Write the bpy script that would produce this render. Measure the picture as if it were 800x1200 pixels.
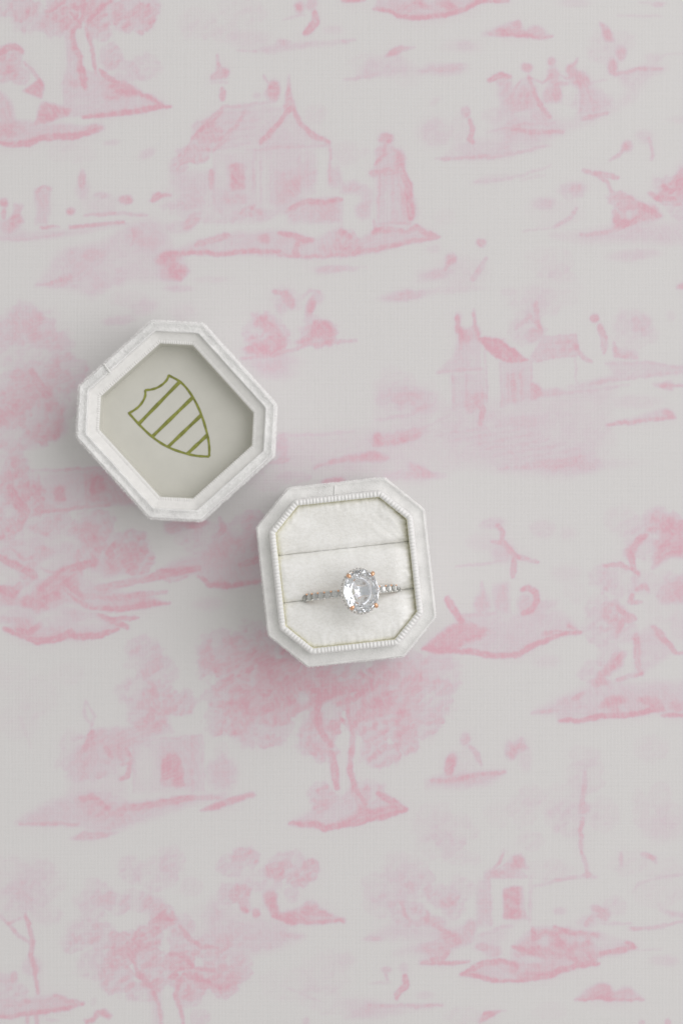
import bpy, bmesh, math, random
import numpy as np
from mathutils import Vector, Matrix, noise as mnoise

for o in list(bpy.data.objects): bpy.data.objects.remove(o, do_unlink=True)
sc = bpy.context.scene
COL = sc.collection
R = math.radians
MM = 0.001
FIELD_W, FIELD_H = 160.0, 240.0          # mm of cloth in view
CAM_Z = 667.0                            # mm above the cloth

# ------------------------------------------------------------------ camera
cam = bpy.data.cameras.new('camera'); camo = bpy.data.objects.new('camera', cam); COL.objects.link(camo)
cam.sensor_fit = 'VERTICAL'; cam.sensor_height = 36.0; cam.sensor_width = 24.0; cam.lens = 36.0 * CAM_Z / FIELD_H
camo.location = (0, 0, CAM_Z * MM); camo.rotation_euler = (0, 0, 0)
cam.clip_start = 0.01; cam.clip_end = 50
cam.dof.use_dof = True; cam.dof.focus_distance = (CAM_Z - 27) * MM; cam.dof.aperture_fstop = 24.0
sc.camera = camo

# ------------------------------------------------------------------ light: an overcast-bright room and one big soft window light
w = bpy.data.worlds.new('World'); sc.world = w; w.use_nodes = True
bg = w.node_tree.nodes['Background']; bg.inputs[0].default_value = (1.0, 0.995, 0.957, 1); bg.inputs[1].default_value = 0.53
def area(name, loc, target, size, power, color):
    l = bpy.data.lights.new(name, 'AREA'); l.shape = 'RECTANGLE'; l.size, l.size_y = size; l.energy = power; l.color = color
    o = bpy.data.objects.new(name, l); COL.objects.link(o); o.location = loc
    o.rotation_euler = (Vector(target) - Vector(loc)).to_track_quat('-Z', 'Y').to_euler()
    return o
area('window_light', (1.05, 0.42, 1.10), (0, 0, 0), (2.0, 1.8), 18.6, (1.0, 0.974, 0.992))

sc.view_settings.view_transform = 'Standard'; sc.view_settings.look = 'None'
sc.view_settings.exposure = 0.0; sc.view_settings.gamma = 1.0; sc.view_settings.use_curve_mapping = False
try:
    sc.cycles.max_bounces = 28; sc.cycles.transmission_bounces = 26; sc.cycles.glossy_bounces = 10; sc.cycles.diffuse_bounces = 5
    sc.cycles.caustics_refractive = True; sc.cycles.caustics_reflective = True; sc.cycles.blur_glossy = .6; sc.cycles.sample_clamp_indirect = 3.0
except Exception: pass

# ------------------------------------------------------------------ helpers
def mesh_obj(name, verts, faces, mat, parent=None, smooth=True):
    me = bpy.data.meshes.new(name); me.from_pydata([tuple(v) for v in verts], [], faces); me.update()
    if smooth: me.polygons.foreach_set('use_smooth', [True] * len(me.polygons))
    if mat: me.materials.append(mat)
    o = bpy.data.objects.new(name, me); COL.objects.link(o); o.parent = parent
    return o
def empty(name, loc, rz=0.0):
    o = bpy.data.objects.new(name, None); o.empty_display_size = 0.005; COL.objects.link(o); o.location = loc; o.rotation_euler = (0, 0, rz); return o
def tag(o, label=None, cat=None, group=None, kind=None):
    if label: o['label'] = label
    if cat: o['category'] = cat
    if group: o['group'] = group
    if kind: o['kind'] = kind
    return o

class NT:
    def __init__(s, name):
        s.m = bpy.data.materials.new(name); s.m.use_nodes = True; s.t = s.m.node_tree; s.n = s.t.nodes; s.b = s.n['Principled BSDF']
    def add(s, typ, **kw):
        x = s.n.new(typ)
        for k, v in kw.items():
            if k in x.inputs: x.inputs[k].default_value = v
            else: setattr(x, k, v)
        return x
    def ln(s, a, b): s.t.links.new(a, b)
    def coord(s, scale, rot=(0, 0, 0)):
        tc = s.add('ShaderNodeTexCoord'); mp = s.add('ShaderNodeMapping'); mp.inputs['Scale'].default_value = scale; mp.inputs['Rotation'].default_value = rot
        s.ln(tc.outputs['Object'], mp.inputs[0]); return mp.outputs[0]
    def ramp(s, src, stops):
        r = s.add('ShaderNodeValToRGB'); e = r.color_ramp.elements
        while len(e) < len(stops): e.new(.5)
        for q, (p, c) in zip(e, stops): q.position = p; q.color = (*c, 1) if len(c) == 3 else c
        s.ln(src, r.inputs[0]); return r.outputs[0]
    def bump(s, h, strength, dist, normal=None):
        b = s.add('ShaderNodeBump'); b.inputs['Strength'].default_value = strength; b.inputs['Distance'].default_value = dist; s.ln(h, b.inputs['Height'])
        if normal is not None: s.ln(normal, b.inputs['Normal'])
        return b.outputs[0]
def noise(m, vec, scale, detail=3, rough=.55):
    n = m.add('ShaderNodeTexNoise'); n.inputs['Scale'].default_value = scale; n.inputs['Detail'].default_value = detail; n.inputs['Roughness'].default_value = rough; m.ln(vec, n.inputs['Vector']); return n.outputs['Fac']

# ------------------------------------------------------------------ materials
def mat_cloth():
    m = NT('toile_cotton'); b = m.b
    at = m.add('ShaderNodeAttribute'); at.attribute_name = 'ink'
    fine = noise(m, m.coord((1, 1, 1)), 2600, 2)
    mul = m.add('ShaderNodeMath', operation='MULTIPLY_ADD'); m.ln(fine, mul.inputs[0]); mul.inputs[1].default_value = .5; mul.inputs[2].default_value = .75
    ink = m.add('ShaderNodeMath', operation='MULTIPLY'); m.ln(at.outputs['Fac'], ink.inputs[0]); m.ln(mul.outputs[0], ink.inputs[1])
    col = m.ramp(ink.outputs[0], [(0, (.705, .692, .690)), (.28, (.692, .614, .654)), (.62, (.706, .530, .582)), (1, (.716, .446, .512))])
    # plain weave: warp and weft threads
    wx = m.add('ShaderNodeTexWave', wave_type='BANDS', bands_direction='X'); wx.inputs['Scale'].default_value = 950; wx.inputs['Distortion'].default_value = 1.2; wx.inputs['Detail'].default_value = 2; wx.inputs['Detail Scale'].default_value = .3
    wy = m.add('ShaderNodeTexWave', wave_type='BANDS', bands_direction='Y'); wy.inputs['Scale'].default_value = 950; wy.inputs['Distortion'].default_value = 1.2; wy.inputs['Detail'].default_value = 2; wy.inputs['Detail Scale'].default_value = .3
    cv = m.coord((1, 1, 1)); m.ln(cv, wx.inputs['Vector']); m.ln(cv, wy.inputs['Vector'])
    ad = m.add('ShaderNodeMath', operation='ADD'); m.ln(wx.outputs['Fac'], ad.inputs[0]); m.ln(wy.outputs['Fac'], ad.inputs[1])
    slub = noise(m, m.coord((60, 1400, 1)), 1, 2); slub2 = noise(m, m.coord((1400, 60, 1)), 1, 2)
    sa = m.add('ShaderNodeMath', operation='ADD'); m.ln(slub, sa.inputs[0]); m.ln(slub2, sa.inputs[1])
    var = m.ramp(sa.outputs[0], [(.35, (.97, .97, .97)), (1, (1, 1, 1))])
    mx = m.add('ShaderNodeMix', data_type='RGBA', blend_type='MULTIPLY'); mx.inputs[0].default_value = 1; m.ln(col, mx.inputs[6]); m.ln(var, mx.inputs[7])
    m.ln(mx.outputs[2], b.inputs['Base Color'])
    n1 = m.bump(ad.outputs[0], .25, .00008); n2 = m.bump(sa.outputs[0], .3, .00012, n1); m.ln(n2, b.inputs['Normal'])
    b.inputs['Roughness'].default_value = .9; b.inputs['Specular IOR Level'].default_value = .15; b.inputs['Sheen Weight'].default_value = .12; b.inputs['Sheen Roughness'].default_value = .5
    return m.m
def mat_velvet(name='white_velvet', col=(.82, .816, .804), fb=.9):
    m = NT(name); b = m.b
    patch = noise(m, m.coord((1, 1, 1)), 240, 4, .6); fib = noise(m, m.coord((1, 1, 1)), 2600, 3, .7)
    c = m.ramp(patch, [(.3, tuple(x * .88 for x in col)), (.7, tuple(min(1, x * 1.07) for x in col))]); m.ln(c, b.inputs['Base Color'])
    n1 = m.bump(fib, fb, .0003); n2 = m.bump(patch, .35, .0005, n1); m.ln(n2, b.inputs['Normal'])
    b.inputs['Roughness'].default_value = .75; b.inputs['Specular IOR Level'].default_value = .2; b.inputs['Sheen Weight'].default_value = .7; b.inputs['Sheen Roughness'].default_value = .28; b.inputs['Sheen Tint'].default_value = (1, 1, 1, 1)
    return m.m
def mat_pile():
    m = NT('velvet_pile'); b = m.b; b.inputs['Base Color'].default_value = (.95, .95, .945, 1); b.inputs['Roughness'].default_value = .28; b.inputs['Specular IOR Level'].default_value = .9; b.inputs['Sheen Weight'].default_value = .4
    return m.m
def mat_satin():
    m = NT('ivory_satin'); b = m.b
    st = noise(m, m.coord((1200, 2000, 1200)), 1, 3, .65); st2 = noise(m, m.coord((2600, 4200, 2000)), 1, 2, .6); blo = noise(m, m.coord((1, 1, 1)), 170, 3)
    nap = noise(m, m.coord((150, 210, 150), (0, 0, .5)), 1, 3, .6)  # satin shimmer put into the base colour as random paler patches
    sm = m.add('ShaderNodeMath', operation='ADD'); m.ln(st, sm.inputs[0]); m.ln(nap, sm.inputs[1])
    c = m.ramp(sm.outputs[0], [(.36, (.79, .782, .75)), (.50, (.865, .86, .835)), (.66, (.945, .943, .93))]); m.ln(c, b.inputs['Base Color'])
    hf = m.add('ShaderNodeMath', operation='MULTIPLY'); m.ln(sm.outputs[0], hf.inputs[0]); hf.inputs[1].default_value = .5; m.ln(hf.outputs[0], c.node.inputs[0])
    n1 = m.bump(st, .18, .00012); n2 = m.bump(st2, .45, .00012, n1); n3 = m.bump(blo, .22, .0008, n2); m.ln(n3, b.inputs['Normal'])
    b.inputs['Roughness'].default_value = .30; b.inputs['Specular IOR Level'].default_value = .75; b.inputs['Anisotropic'].default_value = .5; b.inputs['Sheen Weight'].default_value = .35; b.inputs['Sheen Roughness'].default_value = .35
    return m.m
def mat_plain(name, col, rough=.7, spec=.3, nscale=600, var=.05, bumpd=.0001):
    m = NT(name); b = m.b; n = noise(m, m.coord((1, 1, 1)), nscale, 4)
    c = m.ramp(n, [(.3, tuple(x * (1 - var) for x in col)), (.7, tuple(min(1, x * (1 + var)) for x in col))]); m.ln(c, b.inputs['Base Color'])
    b.inputs['Roughness'].default_value = rough; b.inputs['Specular IOR Level'].default_value = spec
    m.ln(m.bump(n, .3, bumpd), b.inputs['Normal']); return m.m
def mat_metal(name, col, rough):
    m = NT(name); b = m.b; n = noise(m, m.coord((1, 1, 1)), 900, 2)
    c = m.ramp(n, [(.3, tuple(x * .94 for x in col)), (.7, col)]); m.ln(c, b.inputs['Base Color'])
    b.inputs['Metallic'].default_value = 1; b.inputs['Roughness'].default_value = rough; return m.m
def mat_gem(name, ior, col, rough=0.0):
    m = NT(name); b = m.b; n = noise(m, m.coord((1, 1, 1)), 300, 2)
    c = m.ramp(n, [(.3, tuple(x * .985 for x in col)), (.7, col)]); m.ln(c, b.inputs['Base Color'])
    b.inputs['Transmission Weight'].default_value = 1; b.inputs['IOR'].default_value = ior; b.inputs['Roughness'].default_value = rough
    return m.m
M = dict(cloth=mat_cloth(), velvet=mat_velvet(fb=.35), velvet_lit=mat_velvet('white_velvet_lit', (.90, .897, .89)), collar=mat_plain('ivory_collar_tape', (.80, .792, .775), .6, .3, 900, .04), pile=mat_pile(), satin=mat_satin(),
         grosgrain=mat_plain('white_grosgrain', (.85, .847, .84), .55, .35, 1500, .03), lining=mat_plain('ivory_lining', (.615, .608, .555), .6, .35, 260, .025),
         card=mat_plain('cream_card', (.74, .72, .55), .8, .2), foil=mat_plain('olive_gold_foil', (.235, .250, .050), .42, .5, 900, .28),
         rose=mat_metal('rose_gold', (.93, .56, .36), .22), white_gold=mat_metal('white_gold', (.90, .885, .86), .26), pale_gold=mat_metal('pale_rose_gold', (.84, .74, .66), .24), seat=mat_metal('dark_white_gold', (.76, .765, .75), .35),
         stone=mat_gem('clear_oval_stone', 1.70, (.86, .89, .935)), melee=mat_gem('small_diamond', 1.9, (.985, .99, 1.0)))
# ------------------------------------------------------------------ the printed toile (flat print, ink density computed in code)
PW, PH = 800, 1200           # one print unit per 0.2 mm of cloth

def _noise(w, h, cell, rng):
    gw, gh = int(w / cell) + 3, int(h / cell) + 3
    g = rng.random((gh, gw))
    x = np.arange(w) / cell; y = np.arange(h) / cell
    xi = x.astype(int); yi = y.astype(int)
    fx = x - xi; fy = y - yi
    fx = fx * fx * (3 - 2 * fx); fy = fy * fy * (3 - 2 * fy)
    a = g[yi][:, xi]; b = g[yi][:, xi + 1]; c = g[yi + 1][:, xi]; d = g[yi + 1][:, xi + 1]
    fx = fx[None, :]; fy = fy[:, None]
    return (a * (1 - fx) + b * fx) * (1 - fy) + (c * (1 - fx) + d * fx) * fy

def _blur(a, s):
    r = max(1, int(s * 3)); k = np.exp(-0.5 * (np.arange(-r, r + 1) / s) ** 2); k /= k.sum()
    p = np.pad(a, ((r, r), (0, 0)), mode='edge'); a = sum(k[i] * p[i:i + a.shape[0]] for i in range(2 * r + 1))
    p = np.pad(a, ((0, 0), (r, r)), mode='edge'); return sum(k[i] * p[:, i:i + a.shape[1]] for i in range(2 * r + 1))

class Toile:
    def __init__(s):
        s.rng = np.random.default_rng(11)
        s.D = np.zeros((PH, PW)); s.ox = s.oy = 0; s.k = 0.25
        s.n_leaf = _noise(PW, PH, 5, s.rng) * .6 + _noise(PW, PH, 2.6, s.rng) * .4
        s.n_big = _noise(PW, PH, 13, s.rng)
    def T(s, ox, oy, k=.25): s.ox, s.oy, s.k = ox, oy, k
    def _win(s, x0, y0, x1, y1, m):
        x0 = max(0, int(x0 - m)); y0 = max(0, int(y0 - m)); x1 = min(PW, int(x1 + m) + 2); y1 = min(PH, int(y1 + m) + 2)
        if x1 <= x0 or y1 <= y0: return None
        X, Y = np.meshgrid(np.arange(x0, x1) + .5, np.arange(y0, y1) + .5)
        return (slice(y0, y1), slice(x0, x1)), X, Y
    def _pts(s, p): return [(s.ox + x * s.k, s.oy + y * s.k) for x, y in p]
    def _put(s, sl, m):
        s.D[sl] = 1 - (1 - s.D[sl]) * (1 - np.clip(m, 0, 1))
    def L(s, d, w, p, taper=.35):                       # engraved stroke
        p = s._pts(p); w = w * s.k * .5
        xs = [q[0] for q in p]; ys = [q[1] for q in p]
        r = s._win(min(xs), min(ys), max(xs), max(ys), w + 3)
        if r is None: return
        sl, X, Y = r; best = np.full(X.shape, 1e9); n = len(p) - 1
        for i in range(n):
            ax, ay = p[i]; bx, by = p[i + 1]; dx, dy = bx - ax, by - ay; l2 = dx * dx + dy * dy + 1e-9
            t = np.clip(((X - ax) * dx + (Y - ay) * dy) / l2, 0, 1)
            u = (i + t) / n; ww = w * (1 - taper * np.abs(2 * u - 1) ** 2)
            best = np.minimum(best, np.hypot(X - ax - t * dx, Y - ay - t * dy) - ww)
        s._put(sl, d * np.clip(.5 - best / 2.0, 0, 1))
    def P(s, d, p, soft=1.5, sub=False):                # filled shape
        p = s._pts(p); xs = [q[0] for q in p]; ys = [q[1] for q in p]
        r = s._win(min(xs), min(ys), max(xs), max(ys), 3 * soft)
        if r is None: return
        sl, X, Y = r; ins = np.zeros(X.shape, bool); dist = np.full(X.shape, 1e9); n = len(p)
        for i in range(n):
            ax, ay = p[i]; bx, by = p[(i + 1) % n]
            if ay != by: ins ^= ((ay > Y) != (by > Y)) & (X < (bx - ax) * (Y - ay) / (by - ay) + ax)
            dx, dy = bx - ax, by - ay; l2 = dx * dx + dy * dy + 1e-9
            t = np.clip(((X - ax) * dx + (Y - ay) * dy) / l2, 0, 1)
            dist = np.minimum(dist, np.hypot(X - ax - t * dx, Y - ay - t * dy))
        sd = np.where(ins, -dist, dist); m = np.clip(.5 - sd / (2 * soft), 0, 1)
        if sub: s.D[sl] *= 1 - d * m
        else: s._put(sl, d * m)
    def E(s, d, cx, cy, rx, ry, rot=0, pw=2.0, sub=False):   # soft spot
        (cx, cy), = s._pts([(cx, cy)]); rx *= s.k; ry *= s.k; R = max(rx, ry) * 1.5
        r = s._win(cx - R, cy - R, cx + R, cy + R, 2)
        if r is None: return
        sl, X, Y = r; a = math.radians(rot); x = (X - cx) * math.cos(a) + (Y - cy) * math.sin(a); y = -(X - cx) * math.sin(a) + (Y - cy) * math.cos(a)
        q = (x / rx) ** 2 + (y / ry) ** 2; m = np.exp(-q ** pw * .7)
        if sub: s.D[sl] *= 1 - d * m
        else: s._put(sl, d * m)
    def X(s, d, cx, cy, rx, ry, rot=0): s.E(d, cx, cy, rx, ry, rot, 2.0, True)
    def F(s, d, cx, cy, rx, ry, n=None, con=.65):       # foliage: scalloped leaf clumps, dark on their lower right
        (cx, cy), = s._pts([(cx, cy)]); rx *= s.k; ry *= s.k
        r = s._win(cx - rx * 1.3, cy - ry * 1.3, cx + rx * 1.3, cy + ry * 1.3, 3)
        if r is None: return
        sl, X, Y = r
        q = np.hypot((X - cx) / rx, (Y - cy) / ry) + (s.n_leaf[sl] - .5) * .55 + (s.n_big[sl] - .5) * .35
        body = np.clip((1.12 - q) / .25, 0, 1)
        m = body * .42
        n = n or max(4, int(rx * ry / 20)); g = np.random.default_rng(int(cx * 131 + cy * 17))
        sp = []
        for i in range(n):
            t = g.random() * 6.283; rr = math.sqrt(g.random()) * .9
            sp.append((cy + ry * rr * math.sin(t), cx + rx * rr * math.cos(t), (3.0 + 4.2 * g.random()) * min(1.45, max(.75, rx / 17)), g.random()))
        for y, x, lr, k in sorted(sp):
            wob = (s.n_leaf[sl] - .5) * .55
            dd = np.hypot(X - x, (Y - y) * 1.2) / lr + wob; ang = ((X - x) * .62 + (Y - y) * .78) / lr
            a = np.clip((1 - dd) * 4.5, 0, 1) * body * .85
            sh = .14 + .12 * k + (.62 + .3 * k) * np.clip(ang * .95 + .18, 0, 1) ** 1.4
            m = m * (1 - a) + sh * a
        m = m * (.62 + .72 * s.n_leaf[sl])
        s._put(sl, d * np.clip(m * (1.55 if d >= .3 else 1.2), 0, 1))
    def G(s, d, p, w=9):                                # dark under-edge of an island
        s.L(d, w, p, .5)
    def done(s):
        g = s.rng
        wx = (_noise(PW, PH, 9, g) - .5) * 2.0 + (_noise(PW, PH, 3.5, g) - .5) * 1.0; wy = (_noise(PW, PH, 9, g) - .5) * 2.0 + (_noise(PW, PH, 3.5, g) - .5) * 1.0
        Y, X = np.mgrid[0:PH, 0:PW]
        D0 = _blur(s.D, .9); gy, gx = np.gradient(D0); edge = np.clip(np.hypot(gx, gy) * 1.5, 0, .26) * np.clip(D0 * 3, 0, 1)      # drawn outlines
        u = (X * .35 + Y * .94) / 4.6 + _noise(PW, PH, 30, g) * 4; hatch = .5 + .5 * np.sin(6.283 * u)                                   # engraver's hatching
        u2 = (X * .9 - Y * .44) / 5.4 + _noise(PW, PH, 34, g) * 4; hatch2 = .5 + .5 * np.sin(6.283 * u2)
        pick = np.clip((_noise(PW, PH, 22, g) - .35) * 4, 0, 1)
        D = s.D * (.84 + .3 * (hatch * pick + hatch2 * (1 - pick) - .45)) + edge
        D = D[np.clip((Y + wy).round().astype(int), 0, PH - 1), np.clip((X + wx).round().astype(int), 0, PW - 1)]
        D = D * (.56 + .5 * _noise(PW, PH, 4.6, g) + .34 * _noise(PW, PH, 10, g) + .36 * (_noise(PW, PH, 2.4, g) - .5))
        wash = _blur(s.D, 8) * (.1 + 1.7 * _noise(PW, PH, 24, g)) * (.35 + 1.3 * (.6 * _noise(PW, PH, 6, g) + .4 * _noise(PW, PH, 3, g)))
        return np.clip(.90 * _blur(D, .5) + .05 * _blur(D, 4.0) + .24 * wash, 0, 1) * .97

def paint_toile():
    t = Toile(); T, L, P, E, X, F, G = t.T, t.L, t.P, t.E, t.X, t.F, t.G
    # --- top left: tall tree on an island, seated couple
    T(0, 0)
    F(.62, 60, 30, 110, 60); F(.55, 140, 70, 90, 80); F(.85, 310, 30, 100, 70); F(.7, 300, 90, 60, 50); F(.6, 470, 60, 100, 70); F(.62, 620, 80, 110, 80)
    F(.5, 250, 120, 60, 55); F(.45, 470, 150, 55, 45); F(.45, 690, 50, 60, 60); F(.5, 520, 260, 52, 60); F(.3, 680, 310, 80, 60); F(.3, 600, 340, 60, 50); F(.4, 440, 30, 60, 40)
    P(.32, [(300, 120), (350, 130), (350, 240), (380, 330), (390, 400), (290, 400), (320, 300)], 2)
    L(.75, 22, [(400, 0), (390, 80), (345, 150), (350, 220), (375, 270), (385, 330), (395, 400)]); L(.6, 16, [(490, 15), (430, 80), (405, 130), (420, 190), (440, 260), (450, 340)])
    L(.8, 30, [(375, 300), (390, 350), (400, 410)]); L(.55, 14, [(520, 0), (450, 60), (410, 100)]); L(.5, 14, [(330, 60), (370, 100), (380, 130)])
    P(.3, [(420, 330), (480, 360), (700, 440), (790, 495), (650, 530), (400, 550), (290, 545), (300, 410)], 2)
    L(.65, 24, [(470, 330), (510, 365), (550, 385)]); E(.8, 580, 415, 60, 26, 10); E(.5, 530, 445, 40, 18); L(.8, 16, [(620, 430), (690, 450), (750, 490)]); G(.85, [(800, 495), (740, 502), (640, 522), (480, 540), (390, 550)], 20)
    F(.6, 30, 300, 60, 90); L(.8, 24, [(0, 250), (30, 225), (70, 215), (105, 240)]); L(.5, 16, [(40, 300), (55, 330), (20, 340)]); F(.5, 90, 360, 45, 40); L(.45, 16, [(110, 290), (160, 340), (190, 380)])
    P(.85, [(110, 425), (190, 370), (205, 400), (195, 460), (150, 440)], 2); P(.45, [(0, 430), (50, 470), (70, 560), (60, 600), (0, 640)], 4)
    P(.85, [(200, 480), (250, 490), (330, 515), (320, 535), (280, 545), (230, 570), (170, 575), (180, 530)], 3)
    P(.36, [(0, 580), (120, 560), (180, 580), (380, 590), (480, 600), (440, 625), (200, 645), (100, 675), (0, 675)], 3); G(1, [(0, 672), (60, 680), (130, 672), (200, 648), (330, 640), (430, 620), (475, 605)], 26)
    E(.55, 440, 605, 45, 18, -8); E(.5, 50, 610, 60, 30); E(.25, 525, 668, 35, 12); E(.28, 690, 720, 40, 22, -30); F(.15, 330, 720, 110, 40)
    # --- top middle: far shore with fisherman
    T(200, 0)
    F(.22, 130, 110, 100, 70); F(.22, 330, 50, 110, 70); F(.2, 260, 150, 60, 50); E(.18, 370, 180, 90, 40); L(.3, 10, [(530, 95), (580, 75), (630, 65)])
    L(.7, 18, [(585, 25), (605, 40)]); E(.45, 600, 35, 22, 24); L(.85, 34, [(675, 60), (680, 100), (650, 140), (630, 155)]); E(.5, 660, 20, 25, 25); P(.33, [(390, 240), (500, 205), (800, 190), (830, 200), (600, 225), (480, 245)], 3); E(.4, 530, 195, 30, 14); E(.2, 760, 140, 40, 20); L(.28, 10, [(310, 235), (400, 240)])
    # --- church
    L(.5, 12, [(218, 255), (220, 290), (230, 310)]); P(.5, [(218, 290), (240, 315), (268, 335), (265, 370), (185, 375), (190, 355), (215, 330)], 2); E(.5, 255, 340, 20, 20); L(.7, 26, [(242, 415), (240, 465)]); L(.3, 10, [(190, 385), (265, 385)])
    L(.45, 12, [(435, 350), (455, 390)]); E(.85, 482, 420, 26, 42); E(.3, 455, 440, 20, 22); E(.25, 405, 450, 20, 16)
    L(.4, 12, [(555, 350), (550, 420)]); P(.7, [(552, 400), (570, 440), (580, 500), (555, 530), (530, 500), (540, 440)], 2)
    P(.24, [(245, 495), (440, 490), (535, 500), (470, 610), (400, 690), (220, 700), (90, 740), (30, 790), (60, 720), (130, 610)], 3); L(.4, 12, [(245, 495), (330, 500), (440, 480), (490, 470)]); L(.42, 16, [(350, 510), (310, 590), (260, 640), (200, 710)]); L(.5, 22, [(240, 510), (190, 580), (130, 610)]); F(.55, 170, 620, 70, 60); F(.65, 110, 720, 80, 50); F(.5, 40, 770, 50, 40)
    P(.22, [(555, 520), (600, 590), (680, 640), (745, 660), (740, 690), (430, 700), (420, 670), (490, 590)], 2); L(.62, 20, [(560, 500), (520, 560), (460, 630), (420, 665)]); L(.68, 22, [(575, 510), (610, 580), (660, 630), (740, 660)]); L(.3, 8, [(420, 695), (560, 690), (740, 680)]); F(.25, 680, 530, 50, 50)
    P(.2, [(480, 700), (680, 695), (680, 900), (560, 960), (470, 960)], 3); L(.28, 12, [(745, 660), (745, 860)]); L(.2, 10, [(395, 700), (385, 900)]); E(.55, 305, 785, 40, 20)
    P(.20, [(205, 720), (400, 700), (470, 700), (470, 960), (205, 960)], 4); P(.5, [(285, 775), (310, 765), (335, 780), (345, 880), (285, 890)], 2); L(.3, 7, [(205, 735), (205, 950)]); L(.3, 7, [(350, 705), (480, 700)]); L(.26, 7, [(470, 700), (470, 950)]); X(.55, 425, 830, 26, 110); X(.5, 240, 830, 24, 80); X(.6, 715, 780, 20, 70); L(.25, 6, [(600, 700), (600, 900)]); L(.25, 6, [(640, 700), (640, 880)]); L(.42, 7, [(245, 497), (130, 612), (60, 725), (30, 790)]); L(.36, 7, [(745, 662), (748, 870)]); L(.36, 7, [(420, 672), (425, 960)])
    for k in range(5): L(.26, 5, [(215 - 32 * k, 530 + 45 * k), (300 - 20 * k, 528 + 42 * k), (460 - 22 * k, 520 + 38 * k)])
    # --- left: low village, mounds
    T(0, 200)
    E(.8, 18, 150, 16, 18); L(.7, 20, [(20, 180), (18, 220)]); P(.7, [(70, 160), (105, 165), (90, 200), (110, 240), (80, 250), (40, 290), (55, 220), (70, 200)], 3); E(.4, 40, 260, 50, 30)
    P(.38, [(165, 85), (240, 80), (225, 130), (235, 200), (215, 250), (170, 250), (180, 180), (165, 130)], 3); L(.5, 12, [(170, 100), (200, 75), (240, 90)]); E(.55, 385, 40, 14, 40); E(.25, 390, 90, 30, 40)
    E(.7, 332, 190, 18, 16); L(.45, 12, [(200, 265), (260, 260)]); E(.85, 590, 135, 28, 20); E(.35, 480, 115, 35, 14); E(.18, 480, 160, 80, 40); P(.85, [(705, 140), (720, 110), (750, 100), (770, 115), (740, 135), (715, 145)], 2); L(.6, 12, [(750, 112), (800, 115)])
    L(.45, 14, [(400, 210), (520, 200), (690, 205)]); L(.7, 16, [(330, 265), (430, 255), (580, 240)]); L(.5, 12, [(190, 265), (280, 262)]); P(.24, [(0, 295), (200, 280), (420, 270), (600, 245), (420, 290), (220, 320), (60, 330), (0, 325)], 3); L(.3, 10, [(0, 320), (120, 325), (300, 295)])
    P(.22, [(230, 460), (330, 370), (480, 330), (600, 260), (660, 250), (680, 320), (800, 330), (800, 350), (600, 410), (470, 460), (380, 490), (280, 520), (170, 540)], 5); L(.4, 12, [(620, 270), (635, 310), (620, 350)]); E(.3, 440, 395, 50, 25); E(.3, 700, 290, 80, 60)
    P(.2, [(430, 470), (520, 460), (700, 380), (800, 360), (800, 500), (600, 520), (480, 560), (440, 600), (300, 540)], 6); L(.45, 14, [(180, 535), (280, 520), (330, 500)]); F(.28, 440, 500, 130, 70); E(.4, 290, 520, 60, 22, -20); E(.2, 300, 410, 60, 40, -30)
    F(.22, 600, 600, 90, 40); E(.3, 560, 700, 70, 18, -8); E(.25, 680, 640, 60, 30, -15); F(.32, 120, 680, 70, 70); F(.3, 200, 740, 80, 60); F(.25, 60, 770, 90, 60); F(.3, 230, 790, 80, 50)
    T(200, 200)
    E(.8, 790 - 800, 410, 50, 26, -15); E(.35, 10, 460, 60, 60)
    P(.24, [(0, 0), (180, 0), (180, 90), (60, 110), (0, 60)], 4); L(.62, 24, [(190, 0), (192, 80)]); P(.45, [(280, 0), (340, 0), (345, 80), (285, 90)], 2); L(.2, 8, [(390, 0), (390, 90)]); E(.25, 330, 130, 40, 20)
    P(.24, [(490, 0), (680, 0), (680, 60), (560, 110), (540, 200), (480, 210)], 4); E(.35, 570, 80, 30, 40); P(.42, [(545, 185), (600, 140), (720, 130), (800, 135), (800, 240), (560, 240)], 4); L(.6, 20, [(560, 180), (620, 145), (720, 145), (800, 135)]); E(.35, 770, 30, 30, 50)
    L(.42, 14, [(330, 200), (350, 175), (390, 170), (420, 200)]); E(.2, 370, 220, 90, 25); F(.4, 200, 170, 200, 70); F(.25, 60, 130, 90, 60); E(.55, 95, 240, 40, 22, -40); E(.25, 40, 265, 60, 25); E(.25, 440, 200, 40, 30)
    P(.3, [(0, 390), (100, 340), (260, 295), (520, 280), (680, 320), (800, 260), (800, 400), (500, 400), (300, 385)], 4); L(.6, 24, [(120, 345), (200, 325), (270, 300)]); G(.85, [(0, 388), (120, 385), (250, 390), (350, 375), (510, 380)], 20); L(.8, 26, [(510, 290), (570, 300), (620, 325), (670, 325)]); L(.6, 22, [(600, 330), (580, 380), (600, 400)]); E(.5, 440, 320, 30, 18); E(.45, 760, 370, 60, 26)
    L(.5, 14, [(500, 395), (650, 405), (800, 390)]); P(.8, [(0, 440), (40, 440), (85, 470), (45, 510), (0, 500)], 3); E(.3, 40, 555, 60, 16); E(.15, 200, 510, 80, 14); E(.16, 740, 465, 60, 16, -8); E(.12, 60, 660, 60, 40)
    # two birds
    T(200, 200)
    F(.25, 540, 600, 70, 60); L(.5, 18, [(480, 565), (530, 575)]); E(.8, 552, 605, 22, 36, -30); E(.3, 520, 640, 26, 34); L(.35, 14, [(620, 590), (650, 560), (700, 570)]); E(.92, 655, 635, 18, 40, 15); E(.3, 690, 590, 28, 26)
    T(230, 300, 300 / 800)
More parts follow.
